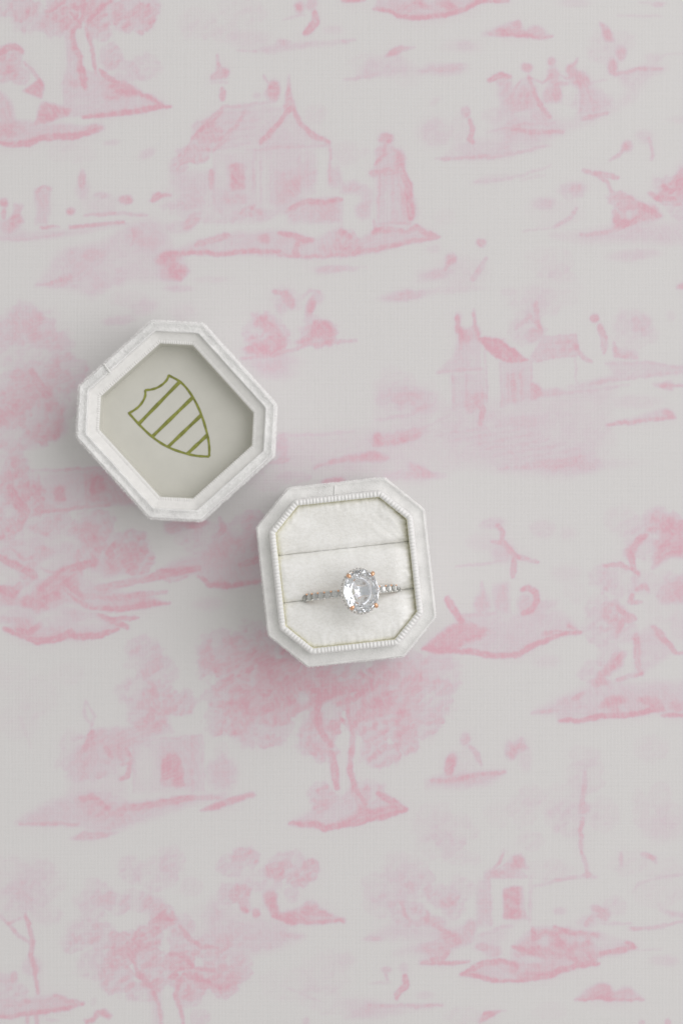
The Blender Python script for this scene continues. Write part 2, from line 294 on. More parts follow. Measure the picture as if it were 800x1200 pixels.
    P(.62, [(175, 180), (215, 190), (250, 220), (280, 270), (270, 300), (200, 310), (150, 290), (200, 270), (235, 250), (190, 215)], 3); F(.55, 220, 240, 70, 60); P(.75, [(310, 270), (350, 250), (370, 205), (410, 205), (430, 240), (420, 275), (370, 250), (340, 285)], 3); F(.55, 380, 240, 60, 50); L(.45, 10, [(140, 320), (250, 310), (350, 275), (500, 265)]); E(.6, 200, 295, 50, 16); E(.25, 240, 330, 80, 24); E(.2, 250, 365, 60, 20)
    E(.3, 430, 40, 60, 10); E(.3, 650, 125, 70, 14, -6); E(.25, 740, 60, 50, 14, -15); F(.2, 620, 400, 60, 50); F(.22, 660, 450, 90, 40)
    # --- shore between the boxes
    T(300, 400)
    P(.16, [(120, 440), (500, 420), (800, 330), (800, 660), (540, 640), (300, 620), (100, 600)], 8); L(.24, 12, [(110, 440), (300, 440), (460, 420)]); P(.72, [(560, 430), (580, 435), (590, 470), (640, 465), (760, 430), (770, 440), (650, 480), (555, 490)], 3); L(.25, 12, [(560, 370), (700, 350), (800, 300)]); E(.25, 730, 270, 80, 26, -10)
    P(.8, [(350, 560), (450, 535), (540, 520), (620, 545), (560, 560), (450, 560)], 3); L(.4, 14, [(270, 590), (350, 565), (420, 555)]); E(.75, 360, 655, 50, 14, -8); F(.3, 180, 640, 90, 30); L(.35, 18, [(60, 570), (150, 550)]); E(.35, 120, 500, 24, 60); F(.25, 60, 640, 100, 60); E(.45, 770, 605, 50, 18, 25); E(.25, 680, 630, 80, 18); E(.2, 60, 120, 60, 30)
    # --- head of the lady
    T(400, 0)
    E(.85, 208, 648, 34, 22); E(.16, 20, 720, 60, 50); E(.15, 110, 710, 20, 20); E(.6, 270, 760, 24, 50); E(.4, 180, 710, 24, 20); P(.35, [(170, 730), (240, 690), (290, 740), (290, 800), (160, 800)], 4); E(.18, 210, 690, 26, 20)
    P(.32, [(170, 0), (560, 0), (700, 0), (600, 30), (500, 60), (380, 85), (260, 80), (230, 55), (150, 45)], 2); G(.95, [(150, 42), (230, 52), (260, 75), (370, 85), (480, 72), (580, 45), (640, 12), (780, 5)], 18); E(.6, 370, 20, 40, 14, 20); E(.5, 490, 25, 50, 16, 20); E(.35, 300, 40, 50, 20); L(.5, 10, [(330, 0), (390, 25)]); L(.7, 12, [(0, 4), (110, 2)])
    L(.3, 14, [(0, 192), (60, 190)]); P(.7, [(210, 265), (240, 225), (270, 220), (340, 222), (290, 235), (255, 255)], 2); F(.24, 180, 300, 130, 50); L(.3, 14, [(10, 375), (100, 360), (180, 350)]); P(.2, [(60, 360), (130, 290), (300, 290), (360, 320), (590, 310), (540, 330), (400, 345), (180, 360)], 5); E(.22, 520, 315, 60, 14, -10); F(.1, 300, 380, 60, 30); E(.15, 580, 215, 40, 20); E(.15, 440, 475, 30, 14, -30); F(.25, 430, 620, 65, 60)
    P(.4, [(660, 165), (720, 130), (800, 105), (830, 150), (800, 170)], 3); L(.5, 12, [(690, 160), (800, 168)]); L(.6, 18, [(730, 145), (800, 150)])
    L(.8, 26, [(690, 378), (720, 362), (750, 355), (790, 360)]); E(.35, 760, 385, 35, 22); E(.25, 760, 430, 30, 40); E(.65, 583, 525, 18, 24); L(.6, 24, [(600, 560), (615, 600), (600, 650), (615, 670)]); F(.25, 550, 600, 40, 60); P(.22, [(480, 740), (540, 670), (620, 660), (800, 640), (800, 730), (600, 740)], 6); F(.25, 700, 540, 40, 40); F(.2, 780, 590, 60, 60); L(.3, 14, [(440, 745), (560, 740), (740, 735)])
    # --- top right: dancers, boat, mound
    T(600, 0)
    E(.2, 290, 15, 70, 18); E(.4, 680, 22, 26, 10); L(.25, 10, [(490, 72), (700, 76)]); L(.22, 12, [(590, 10), (720, 15)]); P(.35, [(-50, 160), (30, 100), (60, 150), (120, 120), (180, 170), (100, 180)], 3); G(.75, [(-60, 165), (40, 165), (120, 172), (190, 172)], 16); E(.5, 20, 115, 24, 18); E(.55, 20, 155, 50, 14); E(.3, 110, 145, 34, 26); L(.2, 8, [(700, 260), (800, 250)])
    P(.85, [(415, 110), (440, 125), (465, 160), (475, 190), (440, 190), (425, 150)], 3); F(.28, 420, 220, 70, 80); F(.2, 520, 190, 60, 50); E(.6, 508, 248, 20, 28); E(.8, 470, 310, 20, 36); L(.45, 14, [(475, 345), (530, 340), (590, 320), (700, 318)]); P(.24, [(490, 345), (640, 300), (720, 318), (620, 365), (560, 410), (520, 400)], 5); E(.2, 660, 270, 40, 20); L(.25, 10, [(440, 370), (330, 400)])
    E(.72, 68, 318, 24, 18); E(.68, 182, 288, 18, 18); L(.5, 14, [(80, 350), (85, 390), (105, 440)]); L(.75, 20, [(100, 435), (120, 470), (145, 510), (180, 545)]); E(.3, 70, 470, 34, 50); F(.35, 30, 460, 50, 60); E(.35, 190, 350, 22, 40); E(.62, 210, 440, 20, 34); E(.4, 170, 450, 30, 30); L(.5, 18, [(200, 400), (260, 390)]); L(.55, 16, [(305, 275), (285, 310), (265, 320)]); E(.62, 275, 325, 22, 24); E(.75, 312, 370, 44, 34, 20)
    P(.28, [(310, 400), (380, 400), (470, 490), (420, 520), (300, 560), (310, 480)], 5); E(.3, 130, 540, 40, 26); L(.5, 18, [(320, 560), (400, 540), (450, 530)]); L(.5, 18, [(0, 605), (80, 615), (240, 620)]); F(.25, 350, 470, 110, 50); P(.15, [(-100, 720), (0, 620), (240, 610), (100, 700), (0, 720)], 6); L(.2, 12, [(0, 720), (160, 680)])
    T(490, 0, 310 / 800)
    E(.12, 330, 350, 80, 50); L(.28, 8, [(70, 480), (250, 470), (400, 440)]); L(.25, 9, [(170, 550), (280, 540), (400, 500)]); E(.12, 130, 140, 60, 20); E(.2, 80, 210, 60, 18); L(.2, 12, [(0, 215), (130, 205)]); E(.15, 50, 400, 50, 40)
    T(600, 0)
    E(.55, 535, 685, 22, 26, 30); L(.4, 18, [(530, 690), (500, 730), (460, 750)]); E(.22, 620, 640, 40, 30); L(.4, 16, [(640, 650), (660, 720), (650, 750)]); E(.15, 780, 560, 50, 14)
    # --- right: rock arch and ruin
    T(600, 200)
    L(.5, 20, [(330, 0), (400, 20), (440, 50), (465, 100)]); L(.55, 24, [(390, 10), (440, 20), (490, 30)]); F(.3, 270, 95, 60, 40); E(.25, 300, 80, 50, 28); E(.3, 150, 155, 50, 26); L(.4, 18, [(300, 180), (260, 230), (200, 265)]); L(.25, 10, [(50, 285), (200, 265)]); F(.12, 200, 200, 130, 70)
    P(.45, [(460, 110), (560, 130), (640, 170), (700, 215), (620, 240), (500, 260), (470, 260), (480, 180)], 4); F(.7, 510, 140, 60, 50); L(.75, 28, [(475, 190), (500, 245), (570, 240)]); L(.7, 24, [(540, 180), (600, 160), (690, 215)]); L(.6, 18, [(600, 210), (560, 240), (480, 265)]); X(.7, 545, 205, 20, 22); X(.6, 585, 190, 18, 20); F(.45, 640, 190, 50, 40)
    P(.28, [(180, 300), (330, 290), (470, 260), (800, 240), (800, 340), (600, 330), (300, 330)], 6); L(.45, 16, [(320, 300), (440, 290), (540, 250)]); F(.6, 740, 90, 90, 70); L(.7, 22, [(640, 105), (680, 130), (760, 130)]); L(.7, 18, [(700, 70), (740, 100), (760, 90)]); E(.6, 790, 60, 26, 70); F(.4, 790, 180, 60, 50); X(.5, 660, 95, 26, 22)
    E(.28, 570, 395, 110, 24, -4); F(.2, 180, 430, 110, 70); F(.16, 230, 480, 60, 40); L(.35, 18, [(110, 620), (115, 700), (130, 740)]); F(.22, 80, 600, 110, 60); E(.6, 790, 540, 18, 14); E(.15, 740, 680, 20, 22)
    E(.6, 385, 690, 18, 18); L(.42, 24, [(410, 720), (430, 780)]); F(.25, 560, 720, 90, 70); E(.25, 600, 710, 40, 30); L(.15, 16, [(40, 40), (150, 20)])
    # --- lady's skirt, her islet
    T(400, 200)
    P(.3, [(160, 0), (280, 0), (320, 60), (350, 200), (330, 250), (260, 250), (180, 250), (170, 120)], 5); L(.75, 34, [(285, 0), (310, 70), (320, 150), (325, 220)]); E(.55, 220, 5, 44, 16); L(.3, 8, [(205, 40), (190, 160)]); X(.4, 230, 130, 40, 100); E(.5, 150, 10, 20, 16)
    P(.45, [(0, 60), (60, 55), (110, 75), (80, 105), (0, 100)], 4); E(.35, 100, 190, 34, 34); E(.25, 120, 130, 30, 50); P(.3, [(0, 370), (150, 280), (360, 260), (460, 305), (330, 330), (170, 380), (0, 410)], 3); L(.6, 26, [(150, 290), (200, 270), (290, 285)]); L(.6, 22, [(300, 285), (350, 265), (400, 295), (450, 305)]); L(.4, 16, [(150, 230), (165, 285)]); G(.6, [(460, 308), (340, 330), (200, 360), (60, 385), (0, 400)], 18); F(.6, 20, 320, 50, 50); L(.6, 24, [(0, 280), (40, 310)]); E(.4, 50, 370, 40, 20)
    E(.18, 430, 365, 30, 16); F(.12, 480, 210, 60, 40); L(.15, 12, [(0, 460), (120, 450)])
    E(.62, 653, 340, 20, 18); E(.6, 515, 415, 22, 22); L(.45, 14, [(510, 420), (488, 465)]); L(.35, 20, [(680, 410), (640, 470), (610, 510)]); E(.14, 560, 480, 110, 70); P(.3, [(200, 600), (290, 560), (380, 575), (320, 600), (250, 610)], 4); E(.18, 500, 560, 160, 14, -3); E(.18, 420, 480, 60, 24); E(.15, 700, 40, 80, 20, -10); E(.18, 780, 570, 30, 18)
    L(.5, 18, [(540, 680), (548, 720), (570, 780)]); L(.4, 16, [(620, 650), (625, 700), (635, 760)]); E(.5, 575, 775, 28, 26); E(.35, 620, 760, 26, 34); E(.7, 700, 795, 60, 14)
    T(400, 0); L(.55, 12, [(205, 680), (200, 720), (160, 770)]); L(.5, 10, [(235, 690), (270, 730), (290, 790)]); L(.5, 9, [(170, 800), (290, 795)]); T(400, 200); L(.4, 8, [(180, 20), (172, 240)]); L(.35, 7, [(240, 20), (246, 240)]); L(.45, 9, [(265, 20), (290, 120), (296, 240)]); L(.5, 8, [(170, 250), (330, 245)])
    # dancers: limbs and gowns
    T(600, 0); P(.22, [(40, 370), (90, 360), (130, 500), (20, 510)], 3); P(.22, [(170, 330), (215, 330), (230, 480), (150, 480)], 3); L(.5, 8, [(85, 360), (140, 390), (190, 350)]); L(.5, 8, [(210, 345), (255, 370), (300, 350)]); L(.4, 8, [(40, 380), (10, 420)]); P(.22, [(-40, 400), (0, 390), (20, 520), (-60, 530)], 3); L(.4, 8, [(320, 400), (330, 470), (310, 530)]); L(.4, 8, [(345, 400), (370, 470), (380, 520)]); P(.18, [(-120, 620), (60, 560), (330, 560), (470, 500), (560, 410), (640, 360), (560, 470), (400, 560), (240, 620), (60, 660)], 6); L(.3, 8, [(-120, 620), (60, 580), (200, 575)])
    # --- farm on the right
    T(440, 300, 360 / 800)
    L(.35, 9, [(225, 190), (222, 240)]); P(.3, [(228, 190), (268, 185), (275, 295), (160, 305), (200, 265), (215, 230)], 3); L(.55, 10, [(210, 160), (215, 195), (235, 205)]); L(.5, 9, [(258, 150), (260, 190), (268, 210)]); L(.3, 7, [(160, 303), (280, 292)]); E(.3, 215, 160, 9, 14); X(.4, 255, 250, 12, 46)
    P(1, [(272, 216), (320, 216), (355, 240), (395, 272), (340, 276), (315, 262), (290, 240)], 1.6); P(1, [(272, 216), (320, 216), (355, 240), (395, 272), (340, 276), (315, 262), (290, 240)], 1.6)
    P(.24, [(195, 310), (285, 300), (285, 380), (200, 400)], 3); P(.25, [(325, 280), (405, 275), (405, 370), (330, 390)], 3); L(.45, 13, [(358, 310), (360, 375)]); P(.42, [(400, 270), (430, 215), (520, 205), (525, 255), (420, 272)], 2); L(.35, 8, [(418, 120), (425, 160), (430, 200)]); F(.3, 395, 185, 45, 40); L(.3, 10, [(365, 190), (400, 155), (430, 190)]); E(.35, 410, 205, 24, 14)
    P(.75, [(408, 330), (425, 335), (438, 365), (412, 372)], 2); E(.35, 460, 355, 30, 10); L(.22, 6, [(270, 360), (280, 395), (272, 440)]); L(.55, 13, [(262, 380), (280, 400), (272, 440)]); E(.4, 248, 385, 14, 20); E(.45, 270, 370, 16, 12)
    L(.5, 9, [(515, 230), (540, 265), (560, 275)]); E(.55, 570, 162, 11, 10); L(.5, 18, [(582, 185), (592, 210), (595, 250)]); F(.28, 670, 190, 60, 55); P(.35, [(615, 235), (640, 245), (680, 250), (680, 268), (625, 265)], 3); L(.45, 9, [(620, 225), (625, 258), (680, 265)])
    P(.28, [(600, 275), (800, 285), (800, 305), (640, 320), (540, 345), (500, 340), (620, 310)], 3); L(.3, 7, [(600, 280), (700, 278), (800, 290)]); L(.3, 7, [(560, 330), (660, 318), (800, 300)]); L(.25, 7, [(450, 360), (560, 350), (660, 335)])
    P(.45, [(720, 335), (770, 325), (772, 350), (745, 345)], 2); L(.5, 8, [(740, 340), (800, 335)]); P(.3, [(620, 435), (700, 410), (740, 400), (780, 415), (700, 430)], 3); G(.6, [(600, 440), (690, 430), (780, 420)], 9); E(.6, 765, 412, 16, 9, 30); E(.2, 680, 380, 60, 16)
    P(.16, [(200, 390), (500, 350), (620, 340), (600, 460), (560, 560), (480, 575), (330, 560), (250, 540), (170, 560), (120, 500)], 8); F(.13, 500, 480, 120, 90); F(.12, 330, 500, 130, 70); E(.2, 500, 545, 90, 20); L(.25, 8, [(320, 555), (420, 548), (530, 545)]); E(.2, 380, 430, 60, 14); F(.18, 250, 440, 80, 50); L(.2, 7, [(0, 480), (120, 450), (200, 410)]); E(.3, 60, 470, 70, 14, -10); E(.3, 140, 572, 40, 9); F(.12, 80, 360, 90, 40); P(.14, [(0, 330), (160, 360), (200, 400), (120, 420), (0, 430)], 6)
    L(.5, 4, [(272, 216), (320, 216), (395, 272), (340, 277), (272, 216)]); L(.4, 4, [(325, 280), (328, 390)]); L(.4, 4, [(405, 275), (406, 370)]); L(.4, 5, [(345, 305), (347, 380)]); L(.4, 5, [(378, 300), (380, 375)]); L(.4, 4, [(285, 220), (290, 380)]); L(.4, 4, [(200, 306), (204, 400)]); L(.35, 4, [(235, 305), (238, 395)]); L(.42, 4, [(430, 214), (520, 204), (528, 256), (410, 273)]); L(.3, 4, [(440, 230), (522, 220)]); L(.3, 4, [(432, 248), (526, 240)]); L(.35, 4, [(520, 260), (522, 330)]); X(.5, 306, 320, 10, 50); X(.4, 460, 305, 40, 22)
    for k in range(7): L(.22, 4, [(150 + 40 * k, 470 + 12 * k), (260 + 45 * k, 452 + 12 * k), (330 + 40 * k, 440 + 12 * k)])
    F(.14, 470, 80, 60, 60); F(.16, 430, 120, 50, 40); E(.12, 560, 540, 120, 14)
    # --- left: big tree, cottage, rocky islet
    T(0, 360, 300 / 800)
    F(.3, 100, 130, 120, 110); F(.32, 60, 60, 90, 60); F(.5, 110, 230, 70, 60); F(.5, 40, 270, 80, 70); F(.62, 130, 340, 70, 80); F(.6, 30, 320, 60, 60); F(.35, 200, 280, 70, 70); F(.4, 210, 210, 70, 60); L(.5, 22, [(100, 200), (130, 250), (150, 280)]); E(.4, 180, 380, 30, 24); L(.5, 18, [(90, 390), (130, 415), (180, 400)]); E(.35, 10, 340, 40, 30); F(.35, 60, 400, 90, 50); F(.35, 20, 480, 60, 70)
    L(.4, 9, [(100, 510), (260, 505), (330, 500)]); P(.28, [(115, 520), (400, 500), (450, 620), (380, 615), (200, 625), (115, 640)], 4); X(.55, 130, 570, 12, 60); L(.25, 8, [(270, 510), (275, 620)]); P(.72, [(175, 565), (200, 560), (205, 605), (180, 608)], 2); P(.85, [(288, 575), (285, 535), (305, 522), (325, 540), (325, 575), (305, 578)], 2); P(.35, [(280, 510), (340, 500), (340, 610), (280, 610)], 3); P(.3, [(340, 540), (420, 600), (400, 615), (345, 610)], 4); L(.5, 10, [(130, 640), (260, 625), (340, 615)])
    F(.6, 60, 540, 60, 70); F(.7, 90, 600, 50, 60); F(.62, 20, 640, 60, 90); F(.35, 150, 660, 80, 40); F(.4, 290, 680, 70, 50); F(.35, 190, 720, 110, 70); L(.7, 26, [(30, 560), (60, 620), (80, 640), (60, 690)]); F(.45, 50, 760, 90, 90); F(.4, 140, 800, 110, 90); F(.35, 240, 770, 100, 90); F(.5, 310, 730, 60, 90)
    L(.5, 16, [(70, 740), (150, 760)]); L(.7, 20, [(0, 780), (30, 800), (100, 830), (130, 880)]); L(.75, 20, [(120, 880), (200, 820), (330, 790), (360, 740)]); E(.5, 330, 800, 40, 40); F(.7, 410, 740, 50, 45); F(.8, 430, 790, 50, 50); E(.4, 370, 800, 60, 30)
    P(.5, [(0, 870), (110, 860), (200, 830), (270, 860), (500, 915), (520, 925), (380, 945), (260, 935), (200, 920), (100, 990), (0, 985)], 4); X(.55, 40, 950, 60, 20); L(.75, 30, [(0, 880), (60, 900), (110, 930), (180, 900)]); L(.7, 22, [(200, 850), (240, 890), (270, 930)]); L(.6, 24, [(300, 880), (400, 860), (560, 825), (620, 815)]); L(.5, 16, [(280, 930), (400, 900), (520, 890)])
    G(.85, [(530, 925), (440, 930), (380, 945), (280, 940)], 14); P(.4, [(100, 980), (200, 940), (330, 960), (360, 1000), (300, 1030), (130, 1045), (20, 1010), (60, 985)], 4); X(.6, 160, 975, 60, 26); G(.9, [(10, 1005), (70, 1030), (120, 1045), (190, 1035), (220, 1015), (240, 1030), (320, 1025), (370, 1005)], 18); L(.75, 14, [(340, 975), (430, 970)]); L(.7, 18, [(310, 960), (360, 985), (400, 1000)]); L(.8, 18, [(130, 990), (90, 1020), (60, 1010)]); X(.5, 300, 985, 40, 22); X(.5, 30, 845, 34, 30)
    E(.5, 300, 905, 40, 10); E(.5, 360, 905, 30, 10)
    T(0, 600)
    for cx, cy, rx, ry, ro in ((110, 190, 60, 38, -10), (50, 310, 44, 44, 0), (165, 345, 70, 22, -40), (110, 380, 40, 18, -50), (260, 240, 80, 46, -15), (160, 130, 60, 40, 0), (300, 150, 70, 40, 0), (420, 330, 60, 60, 0), (480, 240, 26, 60, 10), (340, 395, 60, 20, 40), (230, 500, 90, 36, -8), (400, 535, 80, 30, -5), (70, 465, 80, 24, 5), (560, 380, 90, 12, -8), (620, 310, 70, 10, -10), (450, 420, 60, 16, 0)):
        X(.72, cx, cy, rx, ry, ro); E(.14, cx + rx * .15, cy + ry * .3, rx * .7, ry * .6, ro)
    L(.5, 12, [(60, 170), (110, 225), (160, 215)]); L(.5, 12, [(190, 260), (260, 290), (330, 260)]); L(.55, 14, [(20, 345), (60, 360), (95, 330)]); L(.6, 14, [(300, 360), (350, 410), (390, 430)]); L(.5, 12, [(370, 180), (365, 250), (390, 290)])
    # --- mound seen between the two boxes
    T(150, 600)
    P(.38, [(140, 280), (230, 230), (350, 200), (460, 120), (620, 90), (630, 330), (420, 350), (370, 330), (330, 290), (200, 290)], 5); G(.72, [(140, 275), (230, 278), (320, 268)], 18); G(.8, [(330, 300), (380, 340), (480, 345), (630, 320)], 22); L(.6, 24, [(530, 245), (600, 225), (630, 215)]); E(.7, 310, 55, 60, 20); E(.55, 210, 70, 40, 30); L(.5, 26, [(430, 30), (450, 80), (420, 110)]); F(.4, 380, 120, 150, 80); F(.4, 560, 100, 90, 90); X(.6, 510, 90, 40, 40); F(.45, 590, 40, 60, 60); L(.4, 18, [(100, 300), (200, 320), (280, 300)])
    E(.2, 380, 430, 70, 30)
    # --- island with figure by the base
    T(480, 600)
    E(.3, 385, 55, 55, 24, -10); L(.62, 22, [(410, 60), (435, 95), (430, 130)]); L(.55, 22, [(390, 140), (440, 145), (480, 190), (510, 215)]); L(.5, 22, [(500, 205), (550, 220), (595, 235)]); L(.6, 26, [(490, 215), (485, 260), (480, 300)]); E(.3, 435, 190, 50, 45); L(.3, 12, [(220, 255), (320, 250), (420, 230)]); E(.15, 330, 140, 60, 40); E(.16, 620, 80, 50, 36); E(.14, 740, 100, 40, 30)
    P(.42, [(395, 340), (460, 335), (465, 470), (400, 470)], 4); E(.45, 340, 430, 36, 50); L(.35, 16, [(335, 330), (345, 400)]); L(.75, 26, [(525, 365), (555, 352), (590, 375), (595, 420), (570, 460), (530, 475)]); E(.35, 540, 430, 40, 40); E(.25, 630, 440, 60, 20, -20)
    L(.8, 32, [(175, 400), (200, 450), (245, 520)]); P(.72, [(60, 640), (130, 580), (200, 530), (280, 520), (370, 560), (330, 595), (260, 610), (200, 655), (100, 655)], 3); P(.24, [(220, 490), (400, 480), (560, 470), (700, 460), (800, 560), (620, 600), (520, 660), (400, 670), (250, 650)], 5); G(.85, [(60, 645), (180, 652), (280, 655), (400, 675), (510, 668), (560, 635), (650, 595), (720, 570), (795, 562)], 24); L(.6, 14, [(740, 535), (795, 560)]); L(.5, 18, [(620, 575), (700, 560)]); L(.3, 12, [(240, 490), (400, 480)])
    E(.2, 60, 720, 80, 40); E(.15, 640, 700, 60, 30)
    # --- right: bushy tree, hut, islet
    T(600, 600)
    F(.25, 520, 40, 80, 70); F(.4, 690, 40, 80, 60); F(.3, 620, 100, 110, 80); P(.82, [(680, 170), (720, 110), (700, 60), (740, 30), (800, 50), (800, 205), (740, 205), (690, 240), (660, 260), (670, 215)], 4); F(.6, 720, 60, 90, 60); L(.7, 26, [(630, 110), (590, 130), (560, 190), (570, 270), (590, 290)]); E(.6, 550, 190, 26, 30); L(.6, 22, [(430, 255), (500, 245), (560, 270)]); F(.4, 640, 180, 70, 60); X(.35, 640, 190, 34, 34); F(.35, 420, 310, 70, 60); F(.3, 500, 330, 90, 70); X(.3, 500, 305, 50, 40); F(.35, 740, 350, 80, 70); P(.3, [(690, 420), (720, 330), (800, 300), (800, 420)], 5); F(.24, 620, 330, 60, 60)
    F(.35, 400, 440, 70, 60); F(.5, 480, 470, 60, 60); F(.42, 410, 540, 80, 80); L(.65, 20, [(580, 360), (620, 345), (640, 370)]); L(.62, 22, [(560, 385), (550, 420), (600, 425)]); L(.6, 26, [(490, 450), (540, 490), (570, 500), (520, 510), (490, 560)]); F(.3, 520, 560, 60, 50); F(.15, 700, 460, 90, 60); E(.2, 780, 540, 40, 70)
    P(.26, [(570, 580), (660, 530), (760, 660), (740, 670), (600, 760), (570, 760)], 4); L(.65, 28, [(660, 540), (710, 590), (760, 655)]); L(.55, 28, [(580, 580), (585, 660), (595, 750)]); P(.7, [(410, 760), (450, 730), (480, 670), (530, 660), (510, 720), (440, 760), (400, 800)], 4); F(.3, 450, 670, 60, 60); F(.4, 380, 760, 70, 60); L(.5, 18, [(490, 785), (560, 770), (605, 755)]); E(.4, 790, 660, 20, 8); L(.3, 10, [(760, 660), (800, 655)])
    F(.14, 140, 80, 60, 40); F(.15, 300, 380, 60, 50); E(.3, 770, 380, 50, 40); E(.12, 250, 290, 70, 40)
    T(600, 800)
    P(.28, [(100, 140), (240, 70), (400, 0), (800, 0), (800, 150), (700, 140), (480, 150), (230, 180), (200, 140)], 6); L(.35, 14, [(90, 140), (210, 130)]); G(.88, [(220, 178), (320, 178), (420, 155), (540, 155), (640, 130), (700, 125)], 22); G(.75, [(700, 155), (800, 150)], 20); P(.65, [(410, 110), (440, 75), (510, 65), (530, 85), (490, 110), (510, 150), (460, 150), (470, 110)], 3); P(.75, [(590, 80), (640, 70), (690, 90), (710, 130), (660, 130), (640, 100)], 3); E(.5, 410, 0, 50, 14); L(.5, 18, [(280, 80), (330, 50)]); F(.25, 260, 100, 60, 30); E(.4, 770, 110, 40, 20)
    F(.2, 650, 310, 80, 60); P(.7, [(0, 310), (40, 260), (65, 310), (30, 320), (0, 350)], 4); E(.2, 60, 350, 30, 60)
    F(.26, 340, 440, 90, 90); F(.2, 240, 560, 110, 90); F(.26, 420, 620, 80, 80); F(.22, 330, 340, 80, 50); F(.3, 260, 640, 90, 80); L(.4, 20, [(340, 420), (335, 520), (325, 600)]); E(.4, 335, 590, 26, 26); L(.55, 18, [(330, 640), (320, 700), (325, 800)]); F(.25, 40, 600, 70, 80); F(.24, 90, 530, 60, 50); F(.22, 90, 740, 70, 50); F(.24, 600, 590, 40, 90); F(.22, 690, 530, 60, 70); E(.2, 700, 680, 90, 60); F(.2, 740, 620, 60, 60)
    # --- left: thatched cottage
    T(0, 730, 300 / 800)
    F(.12, 40, 170, 50, 50); F(.14, 120, 230, 60, 60); F(.12, 210, 160, 60, 30); F(.14, 60, 300, 60, 60); L(.15, 8, [(60, 290), (100, 390)])
    F(.45, 450, 100, 60, 60); F(.4, 500, 150, 50, 50); F(.4, 430, 210, 60, 50); F(.55, 500, 240, 60, 50); F(.5, 560, 250, 50, 40); F(.5, 470, 300, 60, 40); L(.4, 22, [(480, 200), (490, 260), (460, 310)])
    L(.3, 9, [(268, 240), (262, 290), (285, 320)]); L(.3, 9, [(272, 245), (295, 290), (285, 325)]); P(.42, [(285, 335), (400, 330), (470, 305), (520, 300), (540, 340), (420, 370), (400, 390), (350, 410), (320, 380), (260, 405)], 4); L(.55, 18, [(290, 340), (262, 400)]); F(.35, 240, 410, 60, 70); L(.5, 16, [(330, 390), (350, 420)]); F(.3, 300, 440, 70, 50)
    L(.6, 13, [(395, 390), (408, 420), (405, 460), (395, 485), (375, 490)]); L(.5, 10, [(380, 440), (408, 438)]); E(.4, 385, 410, 18, 20); P(.82, [(505, 500), (508, 430), (525, 410), (550, 412), (568, 435), (575, 510), (550, 512), (540, 480)], 2); P(.3, [(510, 440), (560, 440), (550, 510), (510, 510)], 2); P(.22, [(400, 380), (620, 360), (630, 520), (580, 520), (570, 420), (500, 420), (500, 380)], 4); F(.24, 690, 470, 50, 50); L(.2, 8, [(690, 400), (710, 440)]); F(.2, 690, 400, 26, 26)
    P(.3, [(50, 625), (150, 560), (280, 530), (360, 570), (620, 540), (700, 535), (560, 580), (460, 600), (350, 640), (300, 630), (150, 630)], 5); F(.35, 330, 570, 70, 40); L(.55, 16, [(250, 550), (290, 545), (340, 580)]); L(.55, 18, [(390, 580), (440, 575), (600, 545)]); L(.5, 9, [(60, 628), (150, 628), (250, 628)]); P(.5, [(215, 675), (260, 655), (370, 655), (330, 670), (260, 678)], 2); P(.24, [(260, 640), (460, 590), (520, 595), (400, 640), (330, 660)], 5); P(.8, [(625, 588), (660, 570), (730, 545), (790, 530), (800, 538), (740, 560), (680, 582)], 2); L(.35, 12, [(540, 545), (700, 548)])
    P(.16, [(420, 370), (630, 350), (635, 525), (420, 530)], 4); L(.3, 6, [(420, 372), (630, 352)]); L(.28, 6, [(632, 352), (636, 525)]); L(.25, 6, [(600, 355), (604, 525)]); L(.3, 6, [(418, 380), (420, 530)]); X(.5, 455, 450, 26, 50); P(.16, [(215, 400), (380, 390), (400, 540), (215, 540)], 6)
    # --- centre tree under the base
    T(220, 730, 320 / 800)
    F(.55, 110, 80, 80, 60); F(.5, 80, 120, 50, 40); F(.6, 200, 60, 90, 60); F(.75, 200, 170, 130, 80); F(.6, 120, 210, 70, 40); F(.62, 230, 240, 100, 60); F(.55, 120, 280, 70, 50); F(.6, 220, 310, 90, 50); F(.8, 310, 170, 110, 80); F(.6, 430, 150, 90, 60); F(.75, 410, 240, 50, 80); F(.72, 520, 220, 80, 70); F(.55, 600, 190, 90, 80); F(.42, 700, 220, 80, 80); F(.4, 680, 290, 70, 50); F(.7, 560, 290, 90, 60); F(.6, 640, 340, 40, 40); F(.6, 560, 380, 60, 40); F(.6, 370, 340, 55, 50); F(.6, 400, 380, 40, 30); F(.4, 620, 120, 80, 50); F(.35, 740, 150, 60, 60)
    X(.7, 410, 260, 22, 30); L(.5, 16, [(320, 150), (360, 190), (390, 210)]); L(.8, 16, [(385, 220), (380, 270), (390, 320), (420, 360)]); L(.8, 22, [(420, 380), (430, 430), (435, 485)]); L(.75, 20, [(420, 290), (440, 320)]); L(.65, 14, [(520, 240), (490, 290), (480, 360), (475, 430), (490, 490), (520, 530)]); L(.7, 12, [(470, 210), (470, 270), (485, 330)]); X(.6, 455, 410, 12, 70); L(.6, 14, [(540, 180), (490, 220), (440, 240)]); L(.6, 18, [(400, 220), (430, 200), (520, 190)])
    F(.6, 390, 510, 40, 40); F(.5, 520, 510, 60, 50); P(.75, [(480, 490), (500, 530), (540, 550), (600, 530), (640, 548), (580, 570), (480, 590), (400, 600), (480, 570), (500, 550)], 3); L(.7, 18, [(560, 500), (600, 525), (635, 548)]); P(.3, [(300, 588), (370, 545), (440, 500), (500, 560), (480, 590), (380, 602)], 4); G(.85, [(300, 588), (370, 590), (400, 602), (480, 590), (560, 570), (640, 548)], 16)
    E(.6, 770, 410, 14, 26, 20); E(.3, 100, 440, 40, 40)
    # --- boat with two figures
    T(400, 800)
